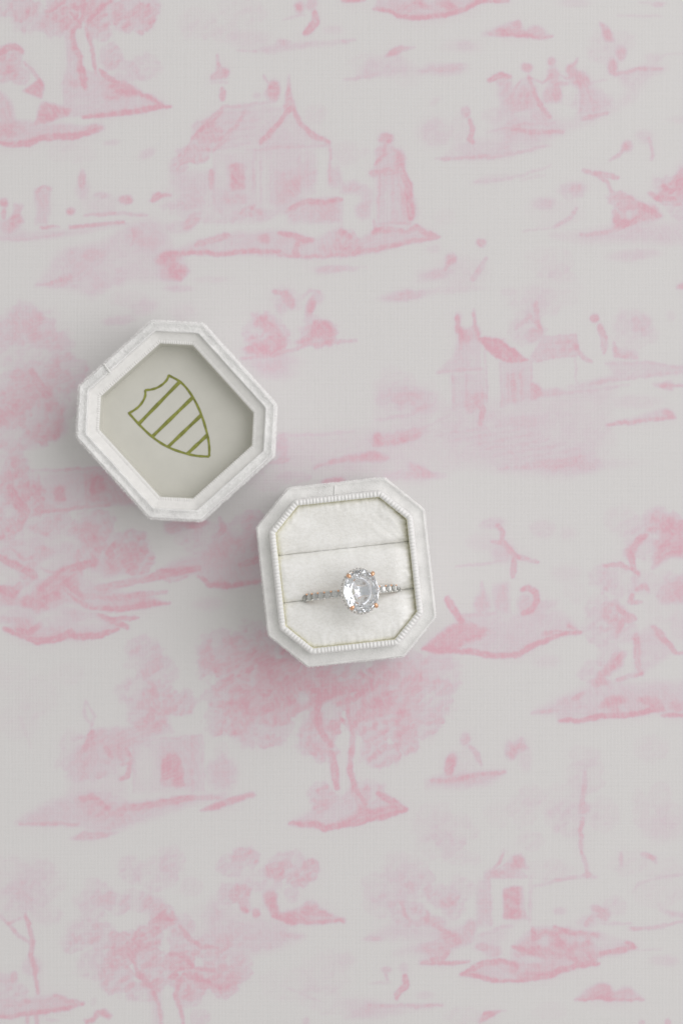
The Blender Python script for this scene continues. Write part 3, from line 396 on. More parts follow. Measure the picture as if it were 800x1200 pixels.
    E(.5, 578, 262, 20, 26); L(.4, 22, [(600, 295), (630, 330), (655, 385)]); E(.62, 512, 380, 18, 28); E(.62, 502, 412, 18, 20); F(.16, 590, 350, 50, 60); P(.35, [(400, 460), (500, 430), (640, 420), (770, 415), (700, 470), (560, 490), (400, 490)], 5); L(.5, 18, [(420, 462), (560, 455), (620, 435), (770, 420)]); F(.25, 440, 660, 100, 90); F(.28, 520, 700, 110, 90); F(.26, 460, 760, 120, 60); F(.15, 740, 620, 70, 60); E(.4, 790, 320, 24, 40); E(.14, 760, 790, 20, 10)
    # --- bottom left: slim tree, big tree
    T(0, 1000)
    F(.25, 60, 110, 120, 90); F(.25, 180, 130, 110, 110); F(.28, 50, 240, 110, 70); F(.28, 220, 290, 80, 50); F(.26, 130, 200, 90, 80); F(.22, 200, 90, 60, 60); L(.62, 20, [(120, 290), (140, 350), (155, 420), (145, 480), (165, 540), (180, 660)]); L(.5, 16, [(40, 330), (80, 380), (140, 420)]); L(.4, 12, [(0, 300), (40, 330), (100, 300)]); E(.3, 150, 530, 40, 40)
    P(.36, [(0, 700), (100, 690), (260, 665), (390, 705), (300, 730), (160, 750), (0, 770)], 4); G(.72, [(390, 705), (300, 732), (160, 748), (60, 765), (0, 768)], 18); L(.5, 20, [(260, 668), (320, 690), (390, 706)]); F(.4, 60, 660, 70, 60); E(.55, 68, 580, 16, 24); E(.3, 20, 590, 40, 24); L(.4, 18, [(120, 690), (140, 700)]); L(.5, 14, [(130, 760), (130, 800)]); L(.6, 18, [(172, 760), (175, 800)]); P(.75, [(395, 780), (430, 775), (450, 740), (490, 735), (525, 760), (510, 775), (470, 755), (440, 790), (405, 795)], 2); E(.2, 440, 695, 12, 20); L(.25, 14, [(220, 780), (280, 785)])
    F(.4, 450, 210, 90, 80); F(.32, 610, 80, 60, 60); F(.35, 540, 230, 80, 50); F(.38, 640, 220, 80, 60); F(.38, 400, 360, 80, 60); F(.38, 350, 420, 70, 50); F(.42, 480, 390, 80, 60); F(.36, 430, 520, 80, 70); F(.3, 730, 100, 100, 80); F(.7, 760, 300, 60, 60); F(.7, 590, 420, 80, 60); F(.78, 570, 490, 70, 50); F(.6, 550, 590, 80, 70); F(.78, 690, 400, 70, 60); F(.78, 740, 560, 100, 70); F(.7, 680, 480, 70, 60); F(.4, 660, 650, 70, 50); X(.5, 640, 310, 60, 40); X(.4, 780, 390, 40, 30)
    L(.6, 16, [(600, 420), (620, 500), (660, 580), (710, 630), (740, 700), (760, 800)]); L(.5, 12, [(530, 500), (600, 540), (640, 570)]); P(.22, [(700, 620), (760, 620), (760, 800), (720, 800)], 3); L(.65, 24, [(700, 330), (760, 300), (800, 310)]); E(.35, 720, 240, 50, 40)
    T(200, 1000)
    F(.3, 0, 40, 60, 80); F(.4, 280, 60, 60, 50); F(.62, 350, 20, 70, 50); F(.6, 540, 60, 90, 70); F(.7, 490, 80, 40, 30); F(.75, 660, 80, 40, 60); F(.7, 600, 130, 60, 30); F(.45, 570, 190, 40, 40); F(.35, 420, 130, 110, 60); X(.4, 375, 75, 50, 36); F(.6, 330, 190, 50, 40); F(.4, 270, 190, 50, 50); L(.6, 20, [(340, 260), (360, 270)]); E(.7, 400, 280, 18, 20); E(.5, 350, 250, 26, 30)
    P(.85, [(435, 190), (480, 185), (500, 200), (490, 240), (510, 280), (560, 300), (640, 310), (560, 330), (490, 305), (450, 250)], 3); P(.55, [(510, 290), (640, 240), (720, 270), (800, 310), (800, 318), (700, 325), (560, 325)], 3); G(.85, [(480, 290), (540, 318), (640, 325), (800, 315)], 18); F(.4, 660, 250, 40, 30); L(.6, 18, [(560, 290), (650, 280), (740, 290)])
    P(.2, [(200, 210), (300, 300), (420, 300), (620, 390), (500, 450), (380, 475), (280, 440), (140, 380), (180, 260)], 8); F(.24, 400, 390, 170, 70); F(.2, 200, 330, 140, 90); F(.25, 100, 160, 50, 50); E(.25, 580, 390, 50, 12)
    F(.45, 50, 340, 60, 50); F(.42, 40, 400, 60, 50); F(.75, 40, 500, 70, 60); F(.55, 170, 440, 100, 50); F(.5, 230, 510, 80, 50); F(.62, 200, 580, 110, 60); F(.62, 250, 640, 60, 50); F(.5, 330, 540, 50, 70); F(.6, 90, 620, 90, 60); F(.45, 80, 680, 60, 40); L(.65, 18, [(40, 340), (90, 400), (140, 440), (220, 440)]); L(.65, 18, [(0, 580), (40, 600), (20, 660), (50, 740), (55, 800)]); L(.6, 18, [(60, 570), (140, 590), (230, 630)]); L(.55, 16, [(120, 540), (200, 550), (280, 600)]); L(.5, 26, [(200, 0), (0, 300)][::-1], .8) if False else None; L(.7, 22, [(0, 470), (60, 480), (100, 530)]); F(.35, 140, 770, 50, 40); E(.6, 0, 300, 18, 20)
    F(.14, 560, 620, 130, 80); F(.18, 720, 560, 110, 100); F(.18, 700, 680, 110, 60); L(.2, 9, [(520, 620), (620, 660), (700, 690)]); E(.3, 635, 790, 14, 18); L(.18, 9, [(700, 750), (800, 755)])
    # --- bottom right: gate house among trees
    T(400, 1000)
    F(.28, 290, 80, 110, 80); F(.3, 220, 160, 110, 80); F(.3, 330, 140, 90, 90); F(.24, 180, 230, 80, 60); F(.4, 470, 200, 80, 60); F(.4, 520, 250, 60, 60); F(.42, 320, 280, 90, 60); L(.5, 16, [(280, 230), (300, 290), (340, 330)]); E(.45, 430, 320, 60, 26); L(.5, 14, [(400, 270), (400, 320)]); F(.28, 560, 160, 60, 60); F(.24, 560, 20, 90, 40); L(.2, 10, [(400, 60), (440, 120), (380, 180)]); P(.26, [(130, 400), (220, 340), (440, 340), (620, 330), (600, 420), (490, 440), (480, 520), (370, 510), (400, 470), (250, 470), (430, 400)], 6); E(.35, 150, 402, 50, 9)
    P(.5, [(470, 380), (530, 370), (560, 400), (610, 370), (610, 410), (550, 435), (500, 430)], 4); E(.4, 605, 345, 26, 34); L(.5, 18, [(430, 335), (480, 360), (530, 400)]); E(.35, 440, 450, 70, 30); G(.7, [(370, 515), (440, 515), (500, 515), (600, 508)], 18); L(.6, 20, [(420, 500), (480, 490), (500, 460)]); X(.5, 525, 335, 34, 28)
    P(.24, [(640, 150), (690, 120), (700, 330), (640, 330)], 4); P(.5, [(670, 90), (700, 75), (740, 80), (770, 95), (800, 90), (800, 110), (680, 112)], 3); L(.55, 16, [(755, 0), (740, 40), (720, 70)]); P(.72, [(758, 170), (800, 158), (850, 158), (860, 290), (870, 300), (762, 310)], 2); E(.2, 690, 400, 90, 40, -20); L(.25, 16, [(640, 390), (740, 350), (800, 345)]); E(.45, 660, 440, 24, 16); E(.4, 710, 460, 40, 26)
    P(.32, [(560, 560), (620, 530), (700, 500), (800, 500), (800, 600), (700, 600), (660, 575)], 3); L(.7, 22, [(560, 568), (600, 545), (650, 520), (740, 505), (800, 510)]); G(.85, [(560, 568), (640, 572), (690, 595), (800, 600)], 20)
    L(.4, 7, [(670, 112), (870, 112)]); L(.36, 7, [(690, 118), (700, 335)]); L(.36, 7, [(880, 118), (885, 330)]); P(.2, [(640, 120), (690, 120), (700, 340), (630, 340)], 4); L(.4, 7, [(690, 110), (780, 45), (870, 110)]); P(.3, [(700, 108), (780, 55), (860, 108)], 2); X(.6, 730, 220, 18, 80)
    E(.45, 210, 545, 24, 12); L(.4, 14, [(205, 560), (215, 590)]); L(.78, 28, [(295, 575), (300, 620), (265, 655), (260, 680)]); E(.25, 290, 540, 24, 20); L(.25, 12, [(130, 610), (230, 600)]); P(.26, [(20, 770), (120, 710), (200, 720), (470, 710), (300, 740), (180, 765)], 5); L(.42, 14, [(130, 715), (300, 715), (470, 712)]); E(.2, 90, 720, 90, 40); E(.18, 390, 665, 40, 18); P(.72, [(640, 790), (670, 745), (700, 738), (740, 742), (700, 765), (670, 785)], 2); L(.3, 10, [(700, 742), (770, 738)]); F(.2, 560, 760, 90, 40); E(.5, 5, 315, 14, 14); E(.18, 20, 500, 40, 30)
    T(600, 1000)
    P(.62, [(0, 70), (10, 20), (40, 15), (55, 45), (75, 70)], 3); E(.3, 20, 40, 34, 30); L(.55, 18, [(0, 170), (20, 175), (28, 300)]); P(.45, [(0, 170), (25, 170), (30, 305), (0, 305)], 2); L(.4, 10, [(0, 300), (90, 310)]); X(.5, 50, 220, 20, 90); L(.18, 10, [(90, 110), (90, 300)])
    L(.5, 20, [(330, 0), (345, 60), (350, 110)]); L(.5, 16, [(330, 105), (370, 100)]); L(.35, 14, [(95, 155), (200, 130), (280, 115), (400, 112)]); F(.24, 180, 80, 110, 50); F(.2, 540, 40, 80, 60); L(.3, 18, [(505, 0), (510, 60)]); E(.55, 635, 12, 34, 12, 15); L(.35, 16, [(640, 10), (670, 45)]); F(.16, 700, 70, 100, 50); L(.25, 14, [(560, 180), (600, 140), (700, 110), (800, 100)]); F(.2, 680, 190, 120, 60)
    E(.55, 395, 262, 26, 16, 25); E(.6, 430, 290, 26, 26); F(.28, 480, 250, 60, 40); E(.3, 220, 270, 30, 16); L(.35, 20, [(340, 340), (380, 290), (420, 300)]); L(.3, 14, [(420, 330), (560, 330)]); P(.5, [(690, 262), (740, 275), (800, 285), (800, 300), (750, 298)], 3); L(.4, 16, [(560, 355), (660, 350), (800, 320)]); E(.25, 360, 320, 50, 26); E(.35, 570, 355, 30, 10)
    P(.38, [(0, 440), (100, 350), (260, 350), (420, 380), (580, 440), (480, 475), (380, 490), (400, 520), (280, 540), (160, 580), (0, 600)], 4); L(.55, 24, [(95, 350), (100, 400), (150, 380), (260, 360)]); L(.55, 22, [(200, 350), (300, 375), (400, 385)]); F(.5, 240, 420, 90, 60); F(.4, 330, 460, 90, 50); E(.6, 120, 460, 50, 22); L(.5, 22, [(210, 400), (260, 460), (300, 510)]); X(.6, 150, 410, 36, 28); X(.6, 270, 405, 20, 22, 40); X(.6, 315, 405, 20, 22); X(.6, 440, 425, 70, 34); L(.6, 20, [(400, 475), (500, 455), (575, 440)]); L(.62, 26, [(540, 420), (570, 440)]); L(.55, 20, [(360, 390), (340, 440), (370, 500)]); P(.7, [(290, 520), (380, 490), (400, 515), (340, 530)], 3); X(.6, 60, 500, 80, 18); L(.55, 16, [(0, 440), (60, 455), (100, 470)]); G(.85, [(0, 602), (100, 588), (180, 568), (230, 545), (310, 530), (405, 518)], 24); E(.6, 5, 530, 20, 26); E(.5, 90, 570, 60, 18, -8); E(.3, 110, 530, 26, 14); L(.2, 10, [(580, 455), (700, 450)]); E(.24, 710, 505, 60, 24)
    P(.4, [(295, 685), (360, 630), (430, 610), (460, 640), (470, 660), (510, 640), (560, 640), (610, 685)], 3); G(.72, [(295, 688), (400, 680), (500, 685), (610, 688)], 14); E(.55, 430, 628, 34, 18, 15); E(.5, 420, 665, 60, 16); E(.25, 530, 650, 30, 24); F(.14, 180, 740, 80, 40); E(.55, 605, 795, 14, 14); E(.55, 730, 792, 12, 14); F(.16, 560, 620, 110, 30) if False else None
    return t.done()

# ------------------------------------------------------------------ cloth: one sheet; the printed field is a fine grid, wide margins are coarse
def build_cloth():
    D = paint_toile()
    def axis(n, lo, hi, step, outer):
        inner = np.arange(lo, hi + step * .5, step)
        left = lo - np.array([1500, 900, 560, 340, 180, 90, 40, 16.]); right = hi + np.array([16, 40, 90, 180, 340, 560, 900, 1500.])
        return np.concatenate([left, inner, right])
    xs = axis(0, -110, PW + 110, 1.2, 0); ys = axis(0, -110, PH + 110, 1.2, 0)
    X, Y = np.meshgrid(xs, ys)
    def mirror(v, n): v = np.mod(v, 2 * n); return np.where(v >= n, 2 * n - 1e-3 - v, v)
    mx = np.clip(mirror(X, PW) - .5, 0, PW - 1.001); my = np.clip(mirror(Y, PH) - .5, 0, PH - 1.001)
    xi = mx.astype(int); yi = my.astype(int); fx = mx - xi; fy = my - yi
    x2 = np.minimum(xi + 1, PW - 1); y2 = np.minimum(yi + 1, PH - 1)
    ink = (D[yi, xi] * (1 - fx) + D[yi, x2] * fx) * (1 - fy) + (D[y2, xi] * (1 - fx) + D[y2, x2] * fx) * fy
    wx = (X - PW / 2) * FIELD_W / PW; wy = -(Y - PH / 2) * FIELD_H / PH
    wz = .10 * np.sin(wx * .061 + .6 * np.sin(wy * .045)) + .09 * np.sin(wy * .052 + .02 * wx + 1.3) - .19
    nx, ny = len(xs), len(ys); nv = nx * ny
    co = np.stack([wx, wy, wz], -1).reshape(-1, 3) * MM
    idx = np.arange(nv, dtype=np.int32).reshape(ny, nx)
    f = np.stack([idx[1:, :-1], idx[1:, 1:], idx[:-1, 1:], idx[:-1, :-1]], -1).reshape(-1)
    nf = f.size // 4
    me = bpy.data.meshes.new('tablecloth'); me.vertices.add(nv); me.vertices.foreach_set('co', co.astype(np.float32).ravel())
    me.loops.add(nf * 4); me.loops.foreach_set('vertex_index', f)
    me.polygons.add(nf); me.polygons.foreach_set('loop_start', np.arange(0, nf * 4, 4, dtype=np.int32)); me.polygons.foreach_set('use_smooth', np.ones(nf, bool))
    me.update(calc_edges=True)
    a = me.attributes.new('ink', 'FLOAT', 'POINT'); a.data.foreach_set('value', ink.astype(np.float32).ravel())
    me.materials.append(M['cloth'])
    o = bpy.data.objects.new('tablecloth', me); COL.objects.link(o)
    tag(o, 'white cotton cloth printed with faded pink country scenes', None, None, 'structure'); return o
build_cloth()

# ------------------------------------------------------------------ the eight-sided box: loops, lofts
AX, BY, CH = 19.15, 20.45, 8.15          # half width, half depth, corner cut (mm)
def oct_loop(inset, rad=.5, seg=4, per=10, wob=None):
    a, b, c = AX - inset, BY - inset, max(.4, CH - .586 * inset)
    P8 = [(a, -(b - c)), (a, b - c), (a - c, b), (-(a - c), b), (-a, b - c), (-a, -(b - c)), (-(a - c), -b), (a - c, -b)]
    out = []
    for i in range(8):
        p0, p1, p2 = Vector(P8[i - 1]), Vector(P8[i]), Vector(P8[(i + 1) % 8])
        d0 = (p0 - p1).normalized(); d1 = (p2 - p1).normalized(); t = rad * math.tan(R(22.5)) * 1.0
        s, e = p1 + d0 * t, p1 + d1 * t
        for k in range(seg + 1):
            u = k / seg; out.append((s * (1 - u) + p1 * u) * (1 - u) + (p1 * (1 - u) + e * u) * u)
        q1 = p2 + (p1 - p2).normalized() * t
        for k in range(1, per): out.append(e + (q1 - e) * (k / per))
    return out
def loft(name, prof, mat, parent, per=10, rad=1.1, cap0=False, cap1=False, jitter=0.0, seed=1):
    V, F = [], []; n = None; rng = random.Random(seed)
    for (ins, z) in prof:
        lp = oct_loop(ins, rad, 4, per); n = len(lp)
        for p in lp:
            j = (rng.random() - .5) * jitter
            V.append(((p.x * (1 + j / 20)) * MM, (p.y * (1 + j / 20)) * MM, (z + j) * MM))
    for r in range(len(prof) - 1):
        for k in range(n):
            k2 = (k + 1) % n; F.append((r * n + k, r * n + k2, (r + 1) * n + k2, (r + 1) * n + k))
    if cap0: F.append(tuple(reversed(range(n))))
    if cap1: F.append(tuple(range((len(prof) - 1) * n, len(prof) * n)))
    return mesh_obj(name, V, F, mat, parent)
def ribs(name, ins0, ins1, z, h, pitch, mat, parent):
    """a grosgrain edge: a rounded strip whose cord-like ribs run across it"""
    mid = (ins0 + ins1) / 2; hw = (ins1 - ins0) / 2
    lp = oct_loop(mid, .6, 4, 60); n = len(lp)
    s = [0.0]
    for i in range(n): s.append(s[-1] + (lp[(i + 1) % n] - lp[i]).length)
    tot = s[-1]; nr = round(tot / pitch); N = nr * 8; pts = []
    j = 0
    for i in range(N):
        d = tot * ((i + 3.2 * mnoise.noise(Vector((i * .035, 0, z)))) % N) / N
        if d < s[j]: j = 0
        while s[j + 1] < d: j += 1
        u = (d - s[j]) / max(1e-9, s[j + 1] - s[j]); pts.append(lp[j] * (1 - u) + lp[(j + 1) % n] * u)
    V, F = [], []; K = 9; rng = random.Random(5)
    amp = [1 + .5 * (rng.random() - .5) for _ in range(nr)]
    for i in range(N):
        t = (pts[(i + 4) % N] - pts[i - 4]).normalized(); nn = Vector((t.y, -t.x)); q = abs(math.sin(math.pi * i / 8)) ** .8 * amp[i // 8]
        for k in range(K):
            a = math.pi * k / (K - 1); rx = hw * (.86 + .14 * q); rz = h * (.62 + .38 * q)
            p = pts[i] + nn * (math.cos(a) * rx); V.append((p.x * MM, p.y * MM, (z + math.sin(a) * rz) * MM))
    for i in range(N):
        i2 = (i + 1) % N
        for k in range(K - 1): F.append((i * K + k, i2 * K + k, i2 * K + k + 1, i * K + k + 1))
    return mesh_obj(name, V, F, mat, parent)
def pile(parent, prof, count, length, seed):
    """velvet nap: short fibres standing on the shell (too many to count)"""
    rng = random.Random(seed); loops = [oct_loop(i, 1.1, 4, 10) for i, z in prof]; n = len(loops[0]); V, F = [], []
    W = []
    for r in range(len(prof) - 1):
        dz = prof[r + 1][1] - prof[r][1]; di = prof[r + 1][0] - prof[r][0]; W.append(math.hypot(dz, di))
    for c in range(count):
        r = rng.choices(range(len(W)), W)[0]
        # choose by arc length around the loop
        k = rng.randrange(n)
        while rng.random() > (loops[r][k] - loops[r][(k + 1) % n]).length / 2.6: k = rng.randrange(n)
        u, v = rng.random(), rng.random(); k2 = (k + 1) % n
        a = loops[r][k] * (1 - u) + loops[r][k2] * u; b = loops[r + 1][k] * (1 - u) + loops[r + 1][k2] * u
        p2 = a * (1 - v) + b * v; z = prof[r][1] * (1 - v) + prof[r + 1][1] * v; p = Vector((p2.x, p2.y, z))
        t = (loops[r][k2] - loops[r][k]).normalized(); out = Vector((t.y, -t.x, 0)); dz = prof[r + 1][1] - prof[r][1]; di = prof[r + 1][0] - prof[r][0]
        nr = (out * dz + Vector((0, 0, di))).normalized()
        clump = mnoise.noise(Vector((p.x * .9, p.y * .9, seed))) * 1.6; cl2 = mnoise.noise(Vector((p.x * 1.1 + 40, p.y * 1.1, seed))) * 1.5
        lean = Vector((t.x, t.y, 0)) * (.35 + .9 * clump) + out * (.9 * cl2) + Vector((rng.gauss(0, .45), rng.gauss(0, .45), rng.gauss(0, .3)))
        d = (nr + lean * .8).normalized() * length * (.5 + .8 * rng.random()); sd = d.cross(Vector((rng.gauss(0, 1), rng.gauss(0, 1), rng.gauss(0, 1)))).normalized() * .032
        i = len(V); V += [(p - sd) * MM, (p + sd) * MM, (p + d) * MM]; F.append((i, i + 1, i + 2))
    o = mesh_obj('velvet_nap', V, F, M['pile'], parent, False); o['kind'] = 'stuff'; return o

# ------------------------------------------------------------------ ring box base
BASE_POS, BASE_ROT = (1.06, -13.7), 6.2
base = empty('ring_box', (BASE_POS[0] * MM, BASE_POS[1] * MM, 0), R(BASE_ROT))
tag(base, 'open eight-sided white velvet ring box base holding the ring in satin cushions', 'ring box')
shell_prof = [(.9, 0), (.35, .12), (0, .6), (0, 10), (0, 20.3), (.05, 20.85), (.22, 21.12), (.42, 21.12), (.62, 20.9), (1.0, 20.78), (1.8, 20.75), (2.5, 20.75), (2.95, 20.7), (2.95, 20.0)]
loft('shell', shell_prof, M['velvet'], base, cap0=True, jitter=.10, seed=3)
pile(base, shell_prof[3:13], 16000, .36, 7)
loft('collar', [(2.8, 20.3), (2.8, 22.9), (2.95, 23.25), (3.3, 23.4)], M['grosgrain'], base)
loft('collar_lining', [(4.05, 23.4), (4.25, 23.2), (4.3, 22.9), (4.3, .75)], M['card'], base)
ribs('ribbed_edging', 2.9, 4.25, 23.2, .75, .80, M['grosgrain'], base)
loft('cushion_tray', [(2.9, .7), (9.5, .7)], M['card'], base, cap1=True)

def oct_half_width(v, ins):
    a, b, c = AX - ins, BY - ins, CH - .586 * ins
    return a if abs(v) <= b - c else a - (abs(v) - (b - c))
def cushion(name, v0, v1, ztop, r0, r1, seed, crown=.6, nu=96, nv=56):
    """satin pad filling the octagon between v0 and v1 (depth axis); r0, r1 = roundness of its two long edges"""
    ins = 4.24; rng = random.Random(seed); V, F = [], []
    ph = [rng.random() * 6.28 for _ in range(12)]; c45 = .7071
    a, b, c = AX - ins, BY - ins, CH - .586 * ins
    def rise(d, r):
        if r <= 0: return 0
        if d >= r: return 0
        q = 1 - max(0, d) / r; return r * (1 - math.sqrt(max(0, 1 - q * q)))
    def vmap(j):
        t = j / nv; t = .5 - .5 * math.cos(math.pi * t) if True else t; return v0 + (v1 - v0) * t
    for j in range(nv + 1):
        v = vmap(j); hw = oct_half_width(v, ins)
        for i in range(nu + 1):
            s = -math.cos(math.pi * i / nu); u = hw * s
            dc = ((a - abs(u)) + (b - abs(v)) - c) * c45; de = min(a - abs(u), b - abs(v), dc)
            d0 = v - v0; d1 = v1 - v
            z = ztop + crown * (1 - s * s) ** .6 * .6
            if seed != 41: z += .55 * (1 - ((v - (v0 + v1) / 2) / ((v1 - v0) / 2)) ** 2) - .2
            z -= rise(de, 1.3) * .55 + (1.0 * max(0, 1 - (a - u) / 4.5) ** 2 if u > 0 else 0)
            if v0 > -b + .1: z -= rise(d0, r0)
            if v1 < b - .1: z -= rise(d1, r1)
            # puckers where the satin is tucked in, faint drape lines elsewhere
            edge = math.exp(-max(0, de) / 1.7)
            along = u if (b - abs(v)) < (a - abs(u)) else v
            rs = 1 + 2.2 * max(0, u / a) ** 3
            z += rs * edge * (.20 * mnoise.noise(Vector((along * 1.1, de * .35, seed))) + .13 * mnoise.noise(Vector((along * 2.6, de * .5, seed + 5))))
            eg = math.exp(-max(0, min(d0, d1)) / 1.1); z += .10 * eg * (math.sin(u * 1.25 + ph[3]) + .6 * math.sin(u * 2.9 + ph[4]))
            z += .03 * math.sin(v * 1.1 + .25 * u + ph[5]) * math.sin(u * .33 + ph[6]) + .008 * math.sin(v * 3.3 + .6 * math.sin(u * .5) + ph[7])
            if seed == 41:   # long soft fold lines at the right end of the back panel
                g = max(0, (u - 5.5) / 9); z += .30 * g * mnoise.noise(Vector(((u * .9 + v * .75) * .9, (u - v) * .12, 3.3)))
            V.append((u * MM, v * MM, z * MM))
    n = nu + 1
    for j in range(nv):
        for i in range(nu): F.append((j * n + i, j * n + i + 1, (j + 1) * n + i + 1, (j + 1) * n + i))
    # skirt down into the box
    ring = [i for i in range(n)] + [j * n + nu for j in range(1, nv + 1)] + [nv * n + i for i in range(nu - 1, -1, -1)] + [j * n for j in range(nv - 1, 0, -1)]
    s0 = len(V)
    for k in ring: V.append((V[k][0], V[k][1], 6.0 * MM))
    L_ = len(ring)
    for q in range(L_): q2 = (q + 1) % L_; F.append((ring[q2], ring[q], s0 + q, s0 + q2))
    return mesh_obj(name, V, F, M['satin'], base)
bi = BY - 4.24
c1 = cushion('back_cushion', 5.42, bi, 22.1, 1.5, .2, 41, .3); c1['label'] = 'flat satin panel behind the ring roll'
c2 = cushion('middle_cushion', -5.34, 5.46, 22.75, 1.7, 2.0, 42, .5); c2['label'] = 'puffed satin roll above the ring slot'
c3 = cushion('front_cushion', -bi, -5.32, 22.6, .2, 1.5, 43, .5); c3['label'] = 'puffed satin roll below the ring slot'
# velvet seam across the ledge
def seam(parent, x, y, ang, ln, z, wd=.22):
    V, F = [], []; K = 7; c, s = math.cos(ang), math.sin(ang); NS = 12
    for i in range(NS + 1):
        t = i / NS - .5; wv = .06 * math.sin(i * 2.3)
        for k in range(K):
            a = math.pi * k / (K - 1); lx = t * ln; ly = math.cos(a) * wd + wv; V.append(((x + lx * c - ly * s) * MM, (y + lx * s + ly * c) * MM, (z + math.sin(a) * .22 * (1 - (2 * t) ** 4)) * MM))
    for i in range(NS):
        for k in range(K - 1): F.append((i * K + k, (i + 1) * K + k, (i + 1) * K + k + 1, i * K + k + 1))
    return mesh_obj('seam', V, F, M['velvet'], parent)
seam(base, -.5, BY - 1.55, R(82), 2.5, 20.85)

# ------------------------------------------------------------------ ring box lid, lying open side up
LID_POS, LID_ROT = (-37.75, 20.85), 42.0
lid = empty('lid_of_ring_box', (LID_POS[0] * MM, LID_POS[1] * MM, 0), R(LID_ROT))
tag(lid, 'empty eight-sided white velvet ring box lid lying open side up with gold shield inside', 'box lid')
lid_prof = [(1.2, 0), (.4, .2), (0, .9), (0, 9), (0, 16.2), (.05, 16.85), (.24, 17.2), (.46, 17.22), (.72, 17.0), (1.2, 16.92), (1.65, 16.98), (1.9, 17.24), (2.1, 17.3), (2.26, 17.15), (2.34, 16.8), (2.36, 14.9)]
lid.scale = (1.012, 1.012, 1.0)
loft('shell', lid_prof, M['velvet_lit'], lid, cap0=True, jitter=.12, seed=8)  # same velvet as the base, painted paler for light on its pile
pile(lid, lid_prof[3:13], 26000, .55, 12)
loft('inner_collar', [(2.25, 16.1), (3.2, 15.9), (4.3, 15.5)], M['collar'], lid)
loft('collar_lining', [(4.75, 15.4), (4.95, 15.1), (5.02, 14.6), (5.3, 10.8)], M['lining'], lid)
ribs('ribbed_edging', 3.85, 4.95, 15.25, .38, .52, M['collar'], lid)
loft('floor_lining', [(4.6, 10.8), (7.5, 10.82), (9.5, 10.85)], M['lining'], lid, cap1=True)
seam(lid, -AX * 0 - 3.6, BY - 1.45, R(84), 2.9, 17.42, .25)
def crop_to_lid(cx, cy, z):
    px, py = cx / 2.963 + 70, cy / 2.963 + 360
    k = 5.0 * CAM_Z / (CAM_Z - z); x, y = (px - 400) / k - LID_POS[0], -(py - 600) / k - LID_POS[1]
    a = -R(LID_ROT); return Vector((x * math.cos(a) - y * math.sin(a), x * math.sin(a) + y * math.cos(a)))
def emblem(parent):
    Z0 = 10.88
    def smooth(pts, it=3):
        p = [Vector(q) for q in pts]
        for _ in range(it):
            o = [p[0]]
            for a, b in zip(p, p[1:]): o += [a * .75 + b * .25, a * .25 + b * .75]
            p = o + [p[-1]]
        return p
    C = lambda L_: [crop_to_lid(x, y, Z0) for x, y in L_]
    V, F = [], []
    def ribbon(pts, wd, lift):
        n = len(pts); i0 = len(V); rng = random.Random(n)
        for i, p in enumerate(pts):
            t = (pts[min(n - 1, i + 1)] - pts[max(0, i - 1)]).normalized(); nn = Vector((-t.y, t.x)); w_ = wd / 2 * (1 + .10 * math.sin(i * .9 + wd * 9))
            for q, zz in ((-1, 0), (-1, .05), (1, .05), (1, 0)):
                v = p + nn * (w_ * q); V.append((v.x * MM, v.y * MM, (Z0 + zz + lift) * MM))
        for i in range(n - 1):
            b = i0 + i * 4
            for k in range(3): F.append((b + k, b + k + 1, b + 5 + k, b + 4 + k))
    ribbon(smooth(C([(380, 238), (372, 258), (345, 280), (318, 288), (299, 289)])), .52, 0)
    ribbon(smooth(C([(299, 289), (300, 312), (282, 342), (262, 358), (241, 369)])), .52, .004)
    ribbon(smooth(C([(378, 238), (425, 262), (463, 312), (492, 372), (512, 440), (519, 482), (518, 517)])), .52, .008)
    ribbon(smooth(C([(242, 367), (280, 410), (325, 453), (378, 487), (440, 508), (480, 516), (518, 517)])), .52, .012)
    for i, (a, b) in enumerate((((419, 259), (278, 404)), ((460, 316), (322, 450)), ((491, 375), (375, 486)), ((511, 444), (443, 508)))):
        p = C([a, b]); ribbon([p[0] + (p[1] - p[0]) * (k / 14) for k in range(15)], .76, .016 + .004 * i)
    o = mesh_obj('shield_emblem', V, F, M['foil'], parent, False); o['label'] = 'olive gold shield outline with diagonal stripes'; return o
emblem(lid)

# ------------------------------------------------------------------ the ring
RING_U, RING_V = .55, -5.1               # in the base's own axes
ca, sa = math.cos(R(BASE_ROT)), math.sin(R(BASE_ROT))
RR = 12.4                                # mid radius of the band
ring_z = 14.9
ring = empty('ring', ((BASE_POS[0] + RING_U * ca - RING_V * sa) * MM, (BASE_POS[1] + RING_U * sa + RING_V * ca) * MM, ring_z * MM), R(BASE_ROT))
ring.rotation_euler = (R(-3.0), 0, R(BASE_ROT))
tag(ring, 'rose gold ring with large clear oval stone, standing in the satin slot', 'ring')
LEAN = R(9)                              # the head leans to the right
def on_ring(th, r, y=0.0):               # th from the top, positive to the right
    return Vector((r * math.sin(th), y, r * math.cos(th)))
